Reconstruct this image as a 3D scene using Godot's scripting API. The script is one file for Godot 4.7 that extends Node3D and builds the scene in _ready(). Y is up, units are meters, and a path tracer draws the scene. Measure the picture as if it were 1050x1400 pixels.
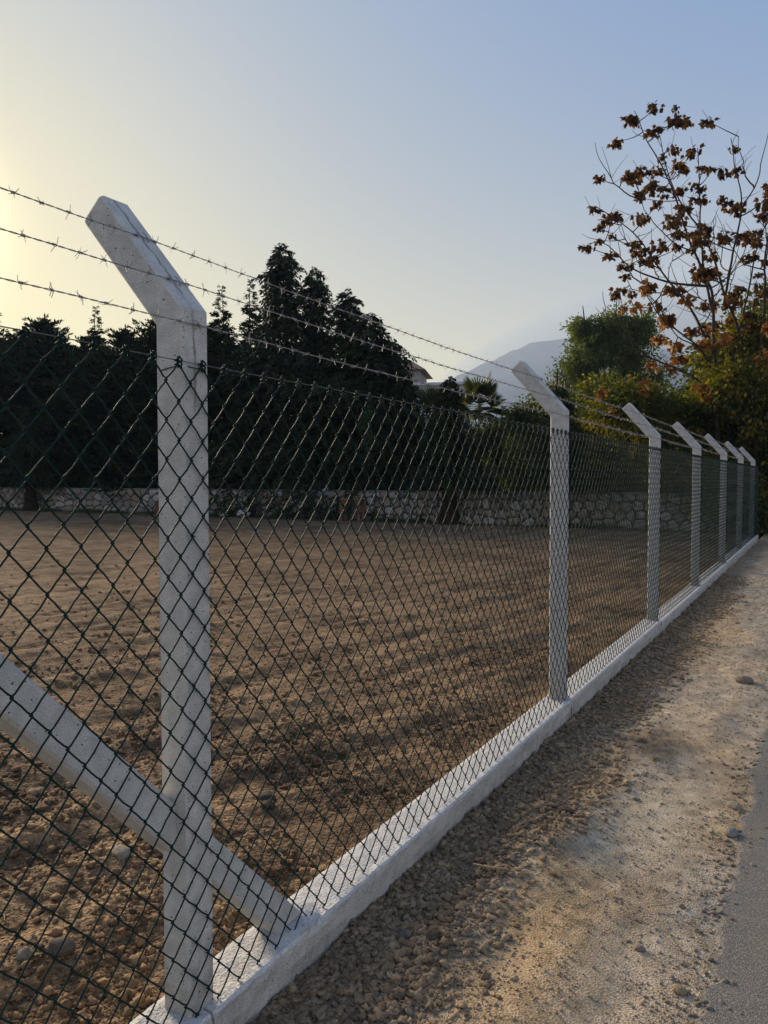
extends Node3D
# A chain-link fence on concrete posts beside a dirt verge, a tilled field behind it, at low sun.
# The fence runs along -Z at x = 0, the road is on +x, the field on -x; y is up, metres.

const CAM := Vector3(1.39, 1.496, 0.0)
const YAW := 29.7
const KERB_TOP := 0.15
const MESH_X := 0.056
const MESH_TOP := 1.775
const WIRE_STEP := 0.0405          # half a diamond along the fence
const ROW := 0.0925                # height of a diamond
const WALL_Z := -23.5

var used := {}
var n_fine := FastNoiseLite.new()
var n_mid := FastNoiseLite.new()
var n_big := FastNoiseLite.new()
var n_cell := FastNoiseLite.new()
var M := {}

# ------------------------------------------------------------------ mesh builder
class MB:
	var v := PackedVector3Array()
	var n := PackedVector3Array()
	var c := PackedColorArray()
	var ix := PackedInt32Array()
	var col := Color(1, 1, 1)
	func vert(p: Vector3, nn: Vector3) -> int:
		v.append(p); n.append(nn); c.append(col)
		return v.size() - 1
	func tri(a: Vector3, b: Vector3, d: Vector3, out: Vector3) -> void:
		var g := (b - a).cross(d - a)
		if g.length_squared() < 1e-18: return
		g = g.normalized()
		if g.dot(out) < 0.0:
			g = -g
			var i := v.size()
			v.append(a); v.append(b); v.append(d)
			ix.append(i); ix.append(i + 1); ix.append(i + 2)
		else:
			var i := v.size()
			v.append(a); v.append(d); v.append(b)
			ix.append(i); ix.append(i + 1); ix.append(i + 2)
		for k in 3:
			n.append(g); c.append(col)
	func quad(a: Vector3, b: Vector3, d: Vector3, e: Vector3, out: Vector3) -> void:
		tri(a, b, d, out); tri(a, d, e, out)
	# smooth tube along points; radii per point
	func tube(pts: PackedVector3Array, rad: PackedFloat32Array, sides: int, cap := true) -> void:
		var last := pts.size() - 1
		var t0 := (pts[1] - pts[0]).normalized()
		var side := t0.cross(Vector3(0.31, 0.87, 0.39)).normalized()
		if side.length_squared() < 0.1: side = t0.cross(Vector3.RIGHT).normalized()
		var start := v.size()
		for i in pts.size():
			var t: Vector3
			if i == 0: t = t0
			elif i == last: t = (pts[i] - pts[i - 1]).normalized()
			else: t = (pts[i + 1] - pts[i - 1]).normalized()
			side = (side - t * side.dot(t)).normalized()
			var up := t.cross(side)
			for k in sides:
				var a := TAU * k / sides
				var d := side * cos(a) + up * sin(a)
				v.append(pts[i] + d * rad[i]); n.append(d); c.append(col)
		for i in last:
			for k in sides:
				var a := start + i * sides + k
				var b := start + i * sides + (k + 1) % sides
				var d := a + sides
				var e := b + sides
				ix.append(a); ix.append(d); ix.append(b)
				ix.append(b); ix.append(d); ix.append(e)
		if cap:
			for w in 2:
				var i := 0 if w == 0 else last
				var t := (pts[0] - pts[1]).normalized() if w == 0 else (pts[last] - pts[last - 1]).normalized()
				var m := vert(pts[i] + t * rad[i] * 0.3, t)
				for k in sides:
					var a := start + i * sides + k
					var b := start + i * sides + (k + 1) % sides
					ix.append(m)
					if w == 0:
						ix.append(a); ix.append(b)
					else:
						ix.append(b); ix.append(a)
	# a box with chamfered edges, in the frame B, centre o, full size s
	func box(o: Vector3, s: Vector3, bev: float, B := Basis()) -> void:
		var h := s * 0.5
		var ax := [Vector3.RIGHT, Vector3.UP, Vector3.BACK]
		var P := func(q: Vector3) -> Vector3: return o + B * q
		for a in 3:
			for sg in [-1.0, 1.0]:
				var u := (a + 1) % 3
				var w := (a + 2) % 3
				var q := []
				for r in [[-1, -1], [1, -1], [1, 1], [-1, 1]]:
					var p := Vector3()
					p[a] = sg * h[a]; p[u] = r[0] * (h[u] - bev); p[w] = r[1] * (h[w] - bev)
					q.append(P.call(p))
				quad(q[0], q[1], q[2], q[3], B * (ax[a] * sg))
		if bev <= 0.0: return
		for a in 3:
			var u := (a + 1) % 3
			var w := (a + 2) % 3
			for su in [-1.0, 1.0]:
				for sw in [-1.0, 1.0]:
					var q := []
					for r in [[-1, 0], [1, 0], [1, 1], [-1, 1]]:
						var p := Vector3()
						p[a] = r[0] * (h[a] - bev)
						p[u] = su * (h[u] - (bev if r[1] == 1 else 0.0))
						p[w] = sw * (h[w] - (bev if r[1] == 0 else 0.0))
						q.append(P.call(p))
					var out := Vector3(); out[u] = su; out[w] = sw
					quad(q[0], q[1], q[2], q[3], B * out)
		for sx in [-1.0, 1.0]:
			for sy in [-1.0, 1.0]:
				for sz in [-1.0, 1.0]:
					var g := Vector3(sx, sy, sz)
					var q := []
					for a in 3:
						var p := Vector3()
						for k in 3: p[k] = g[k] * (h[k] - (0.0 if k == a else bev))
						q.append(P.call(p))
					tri(q[0], q[1], q[2], B * g)
	# one flat leaf: a diamond folded along its midrib
	func leaf(p: Vector3, d: Vector3, s: Vector3, l: float, w: float, colour: Color) -> void:
		var up := d.cross(s)
		var i := v.size()
		v.append(p); v.append(p + d * l * 0.45 + s * w * 0.5 + up * w * 0.12)
		v.append(p + d * l - up * l * 0.10); v.append(p + d * l * 0.45 - s * w * 0.5 + up * w * 0.12)
		var na := (up - s * 0.25).normalized()
		var nb := (up + s * 0.25).normalized()
		n.append(up); n.append(na); n.append(up); n.append(nb)
		for k in 4: c.append(colour)
		ix.append(i); ix.append(i + 1); ix.append(i + 2)
		ix.append(i); ix.append(i + 2); ix.append(i + 3)
	func blade(p: Vector3, d: Vector3, s: Vector3, l: float, w: float, colour: Color) -> void:
		var up := d.cross(s)
		var i := v.size()
		v.append(p - s * w * 0.5); v.append(p + s * w * 0.5); v.append(p + d * l)
		n.append((up - s * 0.4).normalized()); n.append((up + s * 0.4).normalized()); n.append(up)
		for k in 3: c.append(colour)
		ix.append(i); ix.append(i + 1); ix.append(i + 2)
	func mesh() -> ArrayMesh:
		var a := []
		a.resize(Mesh.ARRAY_MAX)
		a[Mesh.ARRAY_VERTEX] = v; a[Mesh.ARRAY_NORMAL] = n; a[Mesh.ARRAY_COLOR] = c; a[Mesh.ARRAY_INDEX] = ix
		var m := ArrayMesh.new()
		m.add_surface_from_arrays(Mesh.PRIMITIVE_TRIANGLES, a)
		return m

# ------------------------------------------------------------------ naming
func numbered(called: String) -> String:
	if not used.has(called):
		used[called] = 0
		return called
	used[called] += 1
	return "%s_%03d" % [called, used[called]]

func thing(called: String, label: String, category: String, at := Vector3.ZERO, turn := 0.0, group := "") -> Node3D:
	var o := Node3D.new()
	o.name = numbered(called)
	add_child(o)
	o.position = at; o.rotation.y = turn
	tag(o, label, category, group)
	return o

func tag(o: Node, label: String, category := "", group := "", kind := "") -> void:
	if label: o.set_meta("label", label)
	if category: o.set_meta("category", category)
	if group: o.set_meta("group", group)
	if kind: o.set_meta("kind", kind)

func put(called: String, m: Mesh, mat: Material, parent: Node = null) -> MeshInstance3D:
	var o := MeshInstance3D.new()
	o.mesh = m; o.material_override = mat
	if parent == null:
		o.name = numbered(called)
		add_child(o)
	else:
		var k := 0
		var nm := called
		while parent.has_node(nm) and k < 4:
			k += 1
			nm = "%s_%03d" % [called, k]
		if parent.has_node(nm):
			k = parent.get_child_count()
			nm = "%s_%03d" % [called, k]
			while parent.has_node(nm):
				k += 1
				nm = "%s_%03d" % [called, k]
		o.name = nm
		parent.add_child(o, true)
	return o

func structure(called: String, m: Mesh, mat: Material, label: String) -> MeshInstance3D:
	var o := put(called, m, mat)
	tag(o, label, "", "", "structure")
	return o

func scatter(called: String, m: Mesh, mat: Material, xf: Array, cols: PackedColorArray, label: String, category: String) -> void:
	var mm := MultiMesh.new()
	mm.transform_format = MultiMesh.TRANSFORM_3D
	mm.use_colors = true
	mm.mesh = m
	mm.instance_count = xf.size()
	for i in xf.size():
		mm.set_instance_transform(i, xf[i]); mm.set_instance_color(i, cols[i])
	var o := MultiMeshInstance3D.new()
	o.name = numbered(called)
	o.multimesh = mm; o.material_override = mat
	add_child(o)
	tag(o, label, category, "", "stuff")

# ------------------------------------------------------------------ textures and materials
func noise_img(size: int, freq: float, sd: int, oct := 4, type := FastNoiseLite.TYPE_SIMPLEX_SMOOTH) -> Image:
	var f := FastNoiseLite.new()
	f.noise_type = type
	f.seed = sd; f.frequency = freq; f.fractal_octaves = oct
	if type == FastNoiseLite.TYPE_CELLULAR:
		f.fractal_type = FastNoiseLite.FRACTAL_NONE
	return f.get_seamless_image(size, size)

# mixes two grey noises into a colour texture between a and b, with speckles
func mix_tex(size: int, coarse: Image, fine: Image, a: Color, b: Color, amount: float, specks: float, speck_col: Color, mask: Image = null) -> ImageTexture:
	var im := Image.create(size, size, false, Image.FORMAT_RGB8)
	var dc := coarse.get_data()
	var df := fine.get_data()
	var dm := mask.get_data() if mask else PackedByteArray()
	var out := PackedByteArray()
	out.resize(size * size * 3)
	for i in size * size:
		var t := dc[i] / 255.0 * (1.0 - amount) + df[i] / 255.0 * amount
		t = clampf((t - 0.5) * 1.7 + 0.5, 0, 1)
		var c := a.lerp(b, t)
		if df[i] / 255.0 < specks: c = c.lerp(speck_col, 0.7)
		if mask: c = c * (dm[i] / 255.0)
		out[i * 3] = int(c.r * 255); out[i * 3 + 1] = int(c.g * 255); out[i * 3 + 2] = int(c.b * 255)
	im.set_data(size, size, false, Image.FORMAT_RGB8, out)
	return ImageTexture.create_from_image(im)

func mat_tri(tex: Texture2D, scale: float, rough: float, height: Texture2D = null, hs := 1.0, vc := true) -> StandardMaterial3D:
	var m := StandardMaterial3D.new()
	m.albedo_texture = tex
	m.uv1_triplanar = true; m.uv1_world_triplanar = true
	m.uv1_scale = Vector3.ONE * scale
	m.roughness = rough
	m.metallic_specular = 0.3
	m.vertex_color_use_as_albedo = vc
	if height:
		m.heightmap_enabled = true; m.heightmap_texture = height; m.heightmap_scale = hs
	return m

func plain(c: Color, rough := 0.8, spec := 0.4, vc := false) -> StandardMaterial3D:
	var m := StandardMaterial3D.new()
	m.albedo_color = c.linear_to_srgb()
	m.roughness = rough; m.metallic_specular = spec
	m.vertex_color_use_as_albedo = vc
	return m

func leafy(back: float) -> StandardMaterial3D:
	var m := plain(Color(1, 1, 1), 0.6, 0.25, true)
	m.backlight_enabled = back > 0.0
	m.backlight = Color(back, back, back * 0.6)
	m.cull_mode = BaseMaterial3D.CULL_DISABLED
	return m

func make_materials() -> void:
	var s := 1024
	var c1 := noise_img(s, 0.004, 11, 5)
	var f1 := noise_img(s, 0.09, 12, 3)
	var f2 := noise_img(s, 0.035, 13, 5)
	var cell := noise_img(s, 0.05, 14, 1, FastNoiseLite.TYPE_CELLULAR)
	var hf2 := ImageTexture.create_from_image(f2)
	var hf1 := ImageTexture.create_from_image(f1)
	var hcell := ImageTexture.create_from_image(cell)
	var conc := mix_tex(s, c1, f1, Color(0.82, 0.82, 0.80), Color(1, 1, 1), 0.30, 0.18, Color(0.62, 0.61, 0.59))
	var pore := Image.create(s, s, false, Image.FORMAT_L8)
	pore.fill(Color(0.8, 0.8, 0.8))
	var pc := Image.create(s, s, false, Image.FORMAT_L8)
	pc.fill(Color.WHITE)
	var rg := RandomNumberGenerator.new()
	rg.seed = 3
	for i in 800:
		var px := rg.randi_range(12, s - 13)
		var py := rg.randi_range(12, s - 13)
		var r := 1.0 + 8.5 * pow(rg.randf(), 9.0)
		var el := rg.randf_range(0.5, 1.0)
		for y in range(-10, 11):
			for x in range(-10, 11):
				var q := sqrt(x * x + y * y / (el * el)) / r
				if q < 1.0:
					pore.set_pixel(px + x, py + y, Color.BLACK.lerp(Color(0.8, 0.8, 0.8), q * q))
					pc.set_pixel(px + x, py + y, Color(0.42, 0.41, 0.40).lerp(Color.WHITE, q * q))
	var mott := noise_img(s, 0.006, 17, 6)
	var conc2 := mix_tex(s, mott, f1, Color(0.78, 0.78, 0.77), Color(1.0, 1.0, 1.0), 0.62, 0.26, Color(0.58, 0.57, 0.55), pc)
	M.kerb = mat_tri(conc2, 1.9, 0.92, hf2, 0.30)
	M.concrete = mat_tri(conc2, 2.6, 0.88, ImageTexture.create_from_image(pore), 0.35)
	var soil := mix_tex(s, c1, f2, Color(0.68, 0.66, 0.62), Color(1, 1, 1), 0.75, 0.18, Color(0.50, 0.46, 0.41))
	M.soil = mat_tri(soil, 1.1, 0.97, hf2, 2.2)
	M.dirt = mat_tri(soil, 2.7, 0.97, hf2, 0.42)
	M.clod = mat_tri(soil, 7.0, 0.97, hf2, 0.4)
	var asp := mix_tex(s, cell, f1, Color(0.55, 0.55, 0.55), Color(1, 1, 1), 0.55, 0.22, Color(0.35, 0.35, 0.35))
	M.asphalt = mat_tri(asp, 2.3, 0.92, hf1, 0.5)
	M.stone = mat_tri(conc, 1.3, 0.9, hf2, 1.2)
	M.mortar = mat_tri(soil, 2.0, 0.95, hf2, 0.6)
	M.bark = mat_tri(soil, 1.5, 0.95, hf2, 2.0)
	M.straw = plain(Color(1, 1, 1), 0.8, 0.3, true)
	M.wire = plain(Color(0.010, 0.028, 0.024), 0.62, 0.22)
	M.galv = plain(Color(0.30, 0.285, 0.28), 0.5, 0.5)
	M.galv.metallic = 0.5
	M.needle = leafy(0.06)
	M.leaf = leafy(0.95)
	M.white = mat_tri(conc, 0.5, 0.9, hf2, 0.3)
	M.tile = plain(Color(0.20, 0.12, 0.08), 0.8)
	M.glass = plain(Color(0.02, 0.025, 0.03), 0.15, 0.5)
	M.wood = mat_tri(soil, 3.0, 0.8)
	M.plastic = plain(Color(1, 1, 1), 0.4, 0.4, true)
	M.hill = mat_tri(soil, 0.01, 1.0)

# ------------------------------------------------------------------ sky and light
func sky_colour(d: Vector3, sun: Vector3) -> Color:
	var e := maxf(0.0, asin(clampf(d.y, -1, 1)))
	var g := rad_to_deg(acos(clampf(d.dot(sun), -1, 1)))
	var h := exp(-e / 0.25)
	var cg := d.dot(sun)
	var hor := Vector3(0.974, 0.867, 0.513).lerp(Vector3(0.76, 0.75, 0.72), 0.5 - 0.5 * cg)
	var c := Vector3(0.05, 0.22, 0.565).lerp(Vector3(0.20, 0.265, 0.44), smoothstep(0.45, -0.5, cg)).lerp(hor, h)
	if cg < 0.0: c *= 1.0 + 1.1 * cg * cg             # clear air scatters light back from the side opposite the sun
	c += Vector3(0.843, 0.615, 0.087) * exp(-g / 25.0)
	c += Vector3(5.0, 3.8, 1.9) * exp(-pow(g / 3.6, 2.0))
	if d.y < 0.0: c = c * 0.3
	return Color(c.x, c.y, c.z) * 0.63

func make_sky() -> void:
	var az := deg_to_rad(-62.4)
	var el := deg_to_rad(16.0)
	var sun := Vector3(sin(az) * cos(el), sin(el), -cos(az) * cos(el))
	var w := 512
	var h := 256
	var im := Image.create(w, h, false, Image.FORMAT_RGBF)
	for j in h:
		var th := PI * (j + 0.5) / h
		for i in w:
			var a := (float(i) + 0.5) / w * TAU
			im.set_pixel(i, j, sky_colour(Vector3(sin(a) * sin(th), cos(th), -cos(a) * sin(th)), sun))
	var sm := PanoramaSkyMaterial.new()
	sm.panorama = ImageTexture.create_from_image(im)
	var sky := Sky.new()
	sky.sky_material = sm
	var env := Environment.new()
	env.background_mode = Environment.BG_SKY
	env.sky = sky
	env.tonemap_mode = Environment.TONE_MAPPER_LINEAR
	env.tonemap_exposure = 1.65
	env.sdfgi_enabled = true; env.ssao_enabled = true; env.ssil_enabled = true
	env.fog_enabled = true
	env.fog_density = 0.00025
	env.volumetric_fog_enabled = true
	env.volumetric_fog_density = 0.0
	env.fog_light_color = Color(0.72, 0.84, 1.0)
	var we := WorldEnvironment.new()
	we.name = "world_environment"
	we.environment = env
	add_child(we)
	var l := DirectionalLight3D.new()
	l.name = "sun"
	l.light_energy = 1.6
	l.light_angular_distance = 24.0
	l.light_color = Color(1.0, 0.91, 0.78)
	l.shadow_enabled = true
	add_child(l)
	l.look_at_from_position(Vector3.ZERO, -sun, Vector3.UP)

# ------------------------------------------------------------------ ground
func spaced(a: float, b: float, centre: float, step: float, grow: float) -> PackedFloat32Array:
	var lo := PackedFloat32Array()
	var x := centre
	while x > a:
		lo.append(x)
		x -= step + (centre - x) * grow
	lo.append(a)
	lo.reverse()
	var s := step
	x = centre + s
	while x < b:
		lo.append(x)
		x += step + (x - centre) * grow
	lo.append(b)
	return lo

func field_h(x: float, z: float) -> float:
	var u := x * cos(0.24) - z * sin(0.24)          # furrows run a little askew to the fence
	u = x * 0.975 + z * 0.22 + n_big.get_noise_2d(x * 0.5, z * 0.5) * 0.35
	var ridge := sin(u * TAU / 0.42) * 0.45 + sin(u * TAU / 0.88 + 1.0) * 0.55
	var k := n_mid.get_noise_2d(x * 1.3, z * 1.3)
	var h := ridge * 0.027 * (0.6 + 0.5 * n_mid.get_noise_2d(x * 0.35 + 40.0, z * 0.35))
	h += k * 0.014 + n_fine.get_noise_2d(x * 1.0, z * 1.0) * 0.018 + n_fine.get_noise_2d(x * 4.0, z * 4.0) * 0.010
	h += 0.014 * n_mid.get_noise_2d((x * 0.22 - z * 0.975) * 0.5, (x * 0.975 + z * 0.22) * 3.2)
	var near_kerb := clampf((-x - 0.085) / 0.5, 0.0, 1.0)
	return 0.035 + h * (0.4 + 0.6 * near_kerb) - 0.02 * (1.0 - near_kerb)

func dirt_h(x: float, z: float) -> float:
	var t := clampf((x - 0.08) / 0.45, 0.0, 1.0)
	var h := 0.012 * sin(t * PI * 0.5) - 0.010
	var mound := n_mid.get_noise_2d(x * 0.9 + 7.0, z * 0.45)
	h += maxf(0.0, mound) * 0.055 * smoothstep(0.1, 0.4, x) * (1.0 - smoothstep(0.85, 1.12, x))
	h += n_fine.get_noise_2d(x * 0.8, z * 0.8) * lerpf(0.020, 0.004, t)
	h += n_fine.get_noise_2d(x * 3.0 + 9.0, z * 3.0) * lerpf(0.010, 0.0012, t)
	var q := Vector2(x - 0.50, (z + 3.05) * 0.7).length()
	h += 0.03 * exp(-q * q / 0.012)
	q = Vector2(x - 0.575, (z + 4.37) * 0.7).length()
	h += 0.03 * exp(-q * q / 0.02) * (1.0 + 0.5 * n_fine.get_noise_2d(x * 2.0, z * 2.0))
	return h + 0.012 + 0.042 * (1.0 - smoothstep(0.09, 0.45, x)) * (0.85 + 0.3 * n_mid.get_noise_2d(2.0, z * 0.8))

func blot(x: float, z: float, cx: float, cz: float, rx: float, rz: float) -> float:
	var a := (x - cx) / rx
	var b := (z - cz) / rz
	var r := a * a + b * b + 0.9 * n_mid.get_noise_2d(x * 2.2, z * 2.2) + 0.5 * n_fine.get_noise_2d(x * 1.5, z * 1.5)
	return clampf(1.25 - r, 0.0, 1.0)

func dirt_col(x: float, z: float) -> Color:
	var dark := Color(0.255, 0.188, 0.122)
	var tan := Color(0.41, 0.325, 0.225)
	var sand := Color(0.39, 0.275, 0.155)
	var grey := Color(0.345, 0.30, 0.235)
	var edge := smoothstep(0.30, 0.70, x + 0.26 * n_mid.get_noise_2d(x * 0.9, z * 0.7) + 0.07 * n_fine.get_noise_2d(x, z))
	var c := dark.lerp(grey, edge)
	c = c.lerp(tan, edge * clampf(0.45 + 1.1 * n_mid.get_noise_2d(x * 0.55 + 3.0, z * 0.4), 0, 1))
	c = c.lerp(sand, 0.75 * clampf(n_mid.get_noise_2d(x * 0.8 + 30.0, z * 0.33 + 5.0) * 2.0 - 0.2, 0, 1))
	c = c.lerp(sand, 0.85 * blot(x, z, 0.60, -2.55, 0.20, 0.36))
	c = c.lerp(tan.lerp(Color(0.46, 0.40, 0.29), 0.6), 0.9 * blot(x, z, 0.78, -3.55, 0.20, 0.55))
	c = c.lerp(sand.lerp(dark, 0.3), 0.8 * blot(x, z, 0.47, -3.95, 0.14, 0.5))
	c = c.lerp(dark * 0.75, 0.9 * blot(x, z, 0.62, -4.45, 0.18, 0.30))
	c = c.lerp(dark * 0.85, 0.8 * blot(x, z, 0.50, -3.03, 0.09, 0.22))
	c = c.lerp(dark, 0.6 * blot(x, z, 0.86, -2.75, 0.10, 0.25))
	c = c.lerp(sand * 1.1, 0.8 * blot(x, z, 0.50, -8.0, 0.22, 1.6))
	var g := 1.62 + 0.65 * n_fine.get_noise_2d(x * 1.2, z * 1.2) + 0.25 * n_fine.get_noise_2d(x * 5.0, z * 5.0)
	return Color(c.r * g, c.g * g, c.b * g)

func field_col(x: float, z: float) -> Color:
	var a := Color(0.128, 0.080, 0.046)
	var b := Color(0.325, 0.214, 0.120)
	var t := clampf(0.48 + 0.55 * n_mid.get_noise_2d(x * 0.25 + z * 0.04, z * 0.8 - x * 0.18) + 0.45 * n_fine.get_noise_2d(x * 0.5, z * 1.1) + 0.8 * n_mid.get_noise_2d((x * 0.22 - z * 0.975) * 0.5, (x * 0.975 + z * 0.22) * 3.2) + 0.4 * n_fine.get_noise_2d((x * 0.22 - z * 0.975) * 0.3, (x * 0.975 + z * 0.22) * 1.6), 0, 1)
	t = clampf(t + 0.25 * n_mid.get_noise_2d(x * 0.45 + 70.0, z * 0.45), 0, 1)
	var c := a.lerp(b, t)
	if z < WALL_Z + 2.2:                                # a damp green-brown strip along the foot of the wall
		var k := smoothstep(WALL_Z + 2.2, WALL_Z + 0.4, z) * clampf(0.6 + n_mid.get_noise_2d(x * 0.4, z * 0.9), 0, 1)
		c = c.lerp(Color(0.055, 0.060, 0.028), k)
	var g := 1.25 + 0.35 * n_fine.get_noise_2d(x * 4.0, z * 4.0)
	return Color(c.r * g, c.g * g, c.b * g)

func sheet(xs: PackedFloat32Array, zs: PackedFloat32Array, hf: Callable, cf: Callable) -> ArrayMesh:
	var b := MB.new()
	var nx := xs.size()
	var nz := zs.size()
	var v := PackedVector3Array()
	v.resize(nx * nz)
	var c := PackedColorArray()
	c.resize(nx * nz)
	var nn := PackedVector3Array()
	nn.resize(nx * nz)
	for j in nz:
		for i in nx:
			v[j * nx + i] = Vector3(xs[i], hf.call(xs[i], zs[j]), zs[j])
			c[j * nx + i] = cf.call(xs[i], zs[j])
	for j in nz:
		var j0 := maxi(j - 1, 0)
		var j1 := mini(j + 1, nz - 1)
		for i in nx:
			var dx := v[j * nx + mini(i + 1, nx - 1)] - v[j * nx + maxi(i - 1, 0)]
			var dz := v[j1 * nx + i] - v[j0 * nx + i]
			nn[j * nx + i] = dz.cross(dx).normalized()
	var ix := PackedInt32Array()
	ix.resize((nx - 1) * (nz - 1) * 6)
	var k := 0
	for j in nz - 1:
		for i in nx - 1:
			var a := j * nx + i
			ix[k] = a; ix[k + 1] = a + 1; ix[k + 2] = a + nx
			ix[k + 3] = a + 1; ix[k + 4] = a + nx + 1; ix[k + 5] = a + nx
			k += 6
	b.v = v; b.n = nn; b.c = c; b.ix = ix
	return b.mesh()

func asphalt_edge(z: float) -> float:
	return 1.115 + 0.034 * n_mid.get_noise_2d(3.0, z * 1.6) + 0.034 * n_fine.get_noise_2d(7.0, z * 1.2)

func make_ground() -> void:
	var far := MB.new()
	far.col = Color(0.10, 0.085, 0.055)
	far.quad(Vector3(-800, -0.25, 120), Vector3(500, -0.25, 120), Vector3(500, -0.25, -900), Vector3(-800, -0.25, -900), Vector3.UP)
	structure("ground", far.mesh(), M.soil, "flat open ground reaching out to the hills")
	structure("field", sheet(spaced(-75.0, -0.07, -0.071, 0.016, 0.0085), spaced(-60.0, 12.0, -1.8, 0.016, 0.0085), field_h, field_col), M.soil, "brown tilled field behind the chain-link fence")
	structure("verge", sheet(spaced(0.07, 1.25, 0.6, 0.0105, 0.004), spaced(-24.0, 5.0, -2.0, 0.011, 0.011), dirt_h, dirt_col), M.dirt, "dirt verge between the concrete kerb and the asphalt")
	# beyond the end of the fence the dirt goes on on both sides
	var xs := spaced(-8.0, 8.0, 0.0, 0.09, 0.0)
	structure("dirt_track", sheet(spaced(-0.07, 9.0, 1.0, 0.07, 0.02), spaced(-50.0, -23.98, -24.0, 0.06, 0.02), dirt_h, dirt_col), M.dirt, "bare dirt beyond the end of the fence")
	# the asphalt, its ragged edge a few centimetres thick and dusted with dirt
	var b := MB.new()
	var zs := spaced(-40.0, 6.0, -2.2, 0.012, 0.010)
	var prev := []
	for z in zs:
		var e := asphalt_edge(z)
		var row := []
		var offs := [0.0, 0.006, 0.02, 0.05, 0.10, 0.2, 0.35, 0.6, 1.0, 2.0, 3.6, 4.4, 5.6]
		row.append(Vector3(e - 0.004, -0.06, z))
		for k in offs.size():
			var y := 0.020 + 0.003 * n_fine.get_noise_2d((e + offs[k]) * 2.0, z * 2.0)
			if k == 12: y = -0.30
			if k == 0: y -= 0.012
			if k == 1: y -= 0.004
			row.append(Vector3(e + offs[k], y, z))
		if prev:
			for k in row.size() - 1:
				var dust := 0.0 if k > 6 else clampf(0.8 - k * 0.13 + 0.9 * n_mid.get_noise_2d(k * 1.3, z * 1.1), 0, 1)
				b.col = Color(0.42, 0.385, 0.335).lerp(Color(0.50, 0.42, 0.32), dust * 0.8)
				b.quad(prev[k], prev[k + 1], row[k + 1], row[k], Vector3.UP if k > 0 else Vector3.LEFT)
		prev = row
	structure("road", b.mesh(), M.asphalt, "grey asphalt road with a ragged dusty edge")

# ------------------------------------------------------------------ lumps
func lump(rg: RandomNumberGenerator, rough: float, detail := 1) -> ArrayMesh:
	# an icosahedron, subdivided and pushed about: a clod or a stone of radius about 1
	var t := (1.0 + sqrt(5.0)) / 2.0
	var p := [Vector3(-1, t, 0), Vector3(1, t, 0), Vector3(-1, -t, 0), Vector3(1, -t, 0), Vector3(0, -1, t), Vector3(0, 1, t), Vector3(0, -1, -t), Vector3(0, 1, -t), Vector3(t, 0, -1), Vector3(t, 0, 1), Vector3(-t, 0, -1), Vector3(-t, 0, 1)]
	var f := [[0, 11, 5], [0, 5, 1], [0, 1, 7], [0, 7, 10], [0, 10, 11], [1, 5, 9], [5, 11, 4], [11, 10, 2], [10, 7, 6], [7, 1, 8], [3, 9, 4], [3, 4, 2], [3, 2, 6], [3, 6, 8], [3, 8, 9], [4, 9, 5], [2, 4, 11], [6, 2, 10], [8, 6, 7], [9, 8, 1]]
	for i in p.size(): p[i] = p[i].normalized()
	for s in detail:
		var nf := []
		var mid := {}
		for q in f:
			var m := []
			for k in 3:
				var a: int = q[k]
				var b: int = q[(k + 1) % 3]
				var key := Vector2i(mini(a, b), maxi(a, b))
				if not mid.has(key):
					mid[key] = p.size()
					p.append(((p[a] + p[b]) * 0.5).normalized())
				m.append(mid[key])
			nf.append([q[0], m[0], m[2]]); nf.append([q[1], m[1], m[0]]); nf.append([q[2], m[2], m[1]]); nf.append([m[0], m[1], m[2]])
		f = nf
	var o := Vector3(rg.randf() * 90.0, rg.randf() * 90.0, rg.randf() * 90.0)
	var sq := Vector3(rg.randf_range(0.8, 1.3), rg.randf_range(0.55, 0.85), rg.randf_range(0.75, 1.1))
	var q := PackedVector3Array()
	for i in p.size():
		var d: Vector3 = p[i]
		var r := 1.0 + rough * n_cell.get_noise_3dv(d * 0.9 + o) + rough * 0.5 * n_cell.get_noise_3dv(d * 2.1 + o)
		q.append(d * r * sq)
	var b := MB.new()
	var nn := PackedVector3Array()
	nn.resize(q.size())
	for t3 in f:
		var g := (q[t3[1]] - q[t3[0]]).cross(q[t3[2]] - q[t3[0]])
		if g.dot(q[t3[0]]) < 0.0: g = -g
		for k in 3: nn[t3[k]] += g
	for i in q.size(): b.vert(q[i], nn[i].normalized())
	for t3 in f:
		var g := (q[t3[1]] - q[t3[0]]).cross(q[t3[2]] - q[t3[0]])
		if g.dot(q[t3[0]]) > 0.0:
			b.ix.append(t3[0]); b.ix.append(t3[2]); b.ix.append(t3[1])
		else:
			b.ix.append(t3[0]); b.ix.append(t3[1]); b.ix.append(t3[2])
	return b.mesh()

func turned(rg: RandomNumberGenerator, s: Vector3) -> Basis:
	return Basis(Vector3.UP, rg.randf() * TAU) * Basis(Vector3(rg.randf_range(-1, 1), 0.2, rg.randf_range(-1, 1)).normalized(), rg.randf_range(-0.7, 0.7)) * Basis.from_scale(s)

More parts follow.
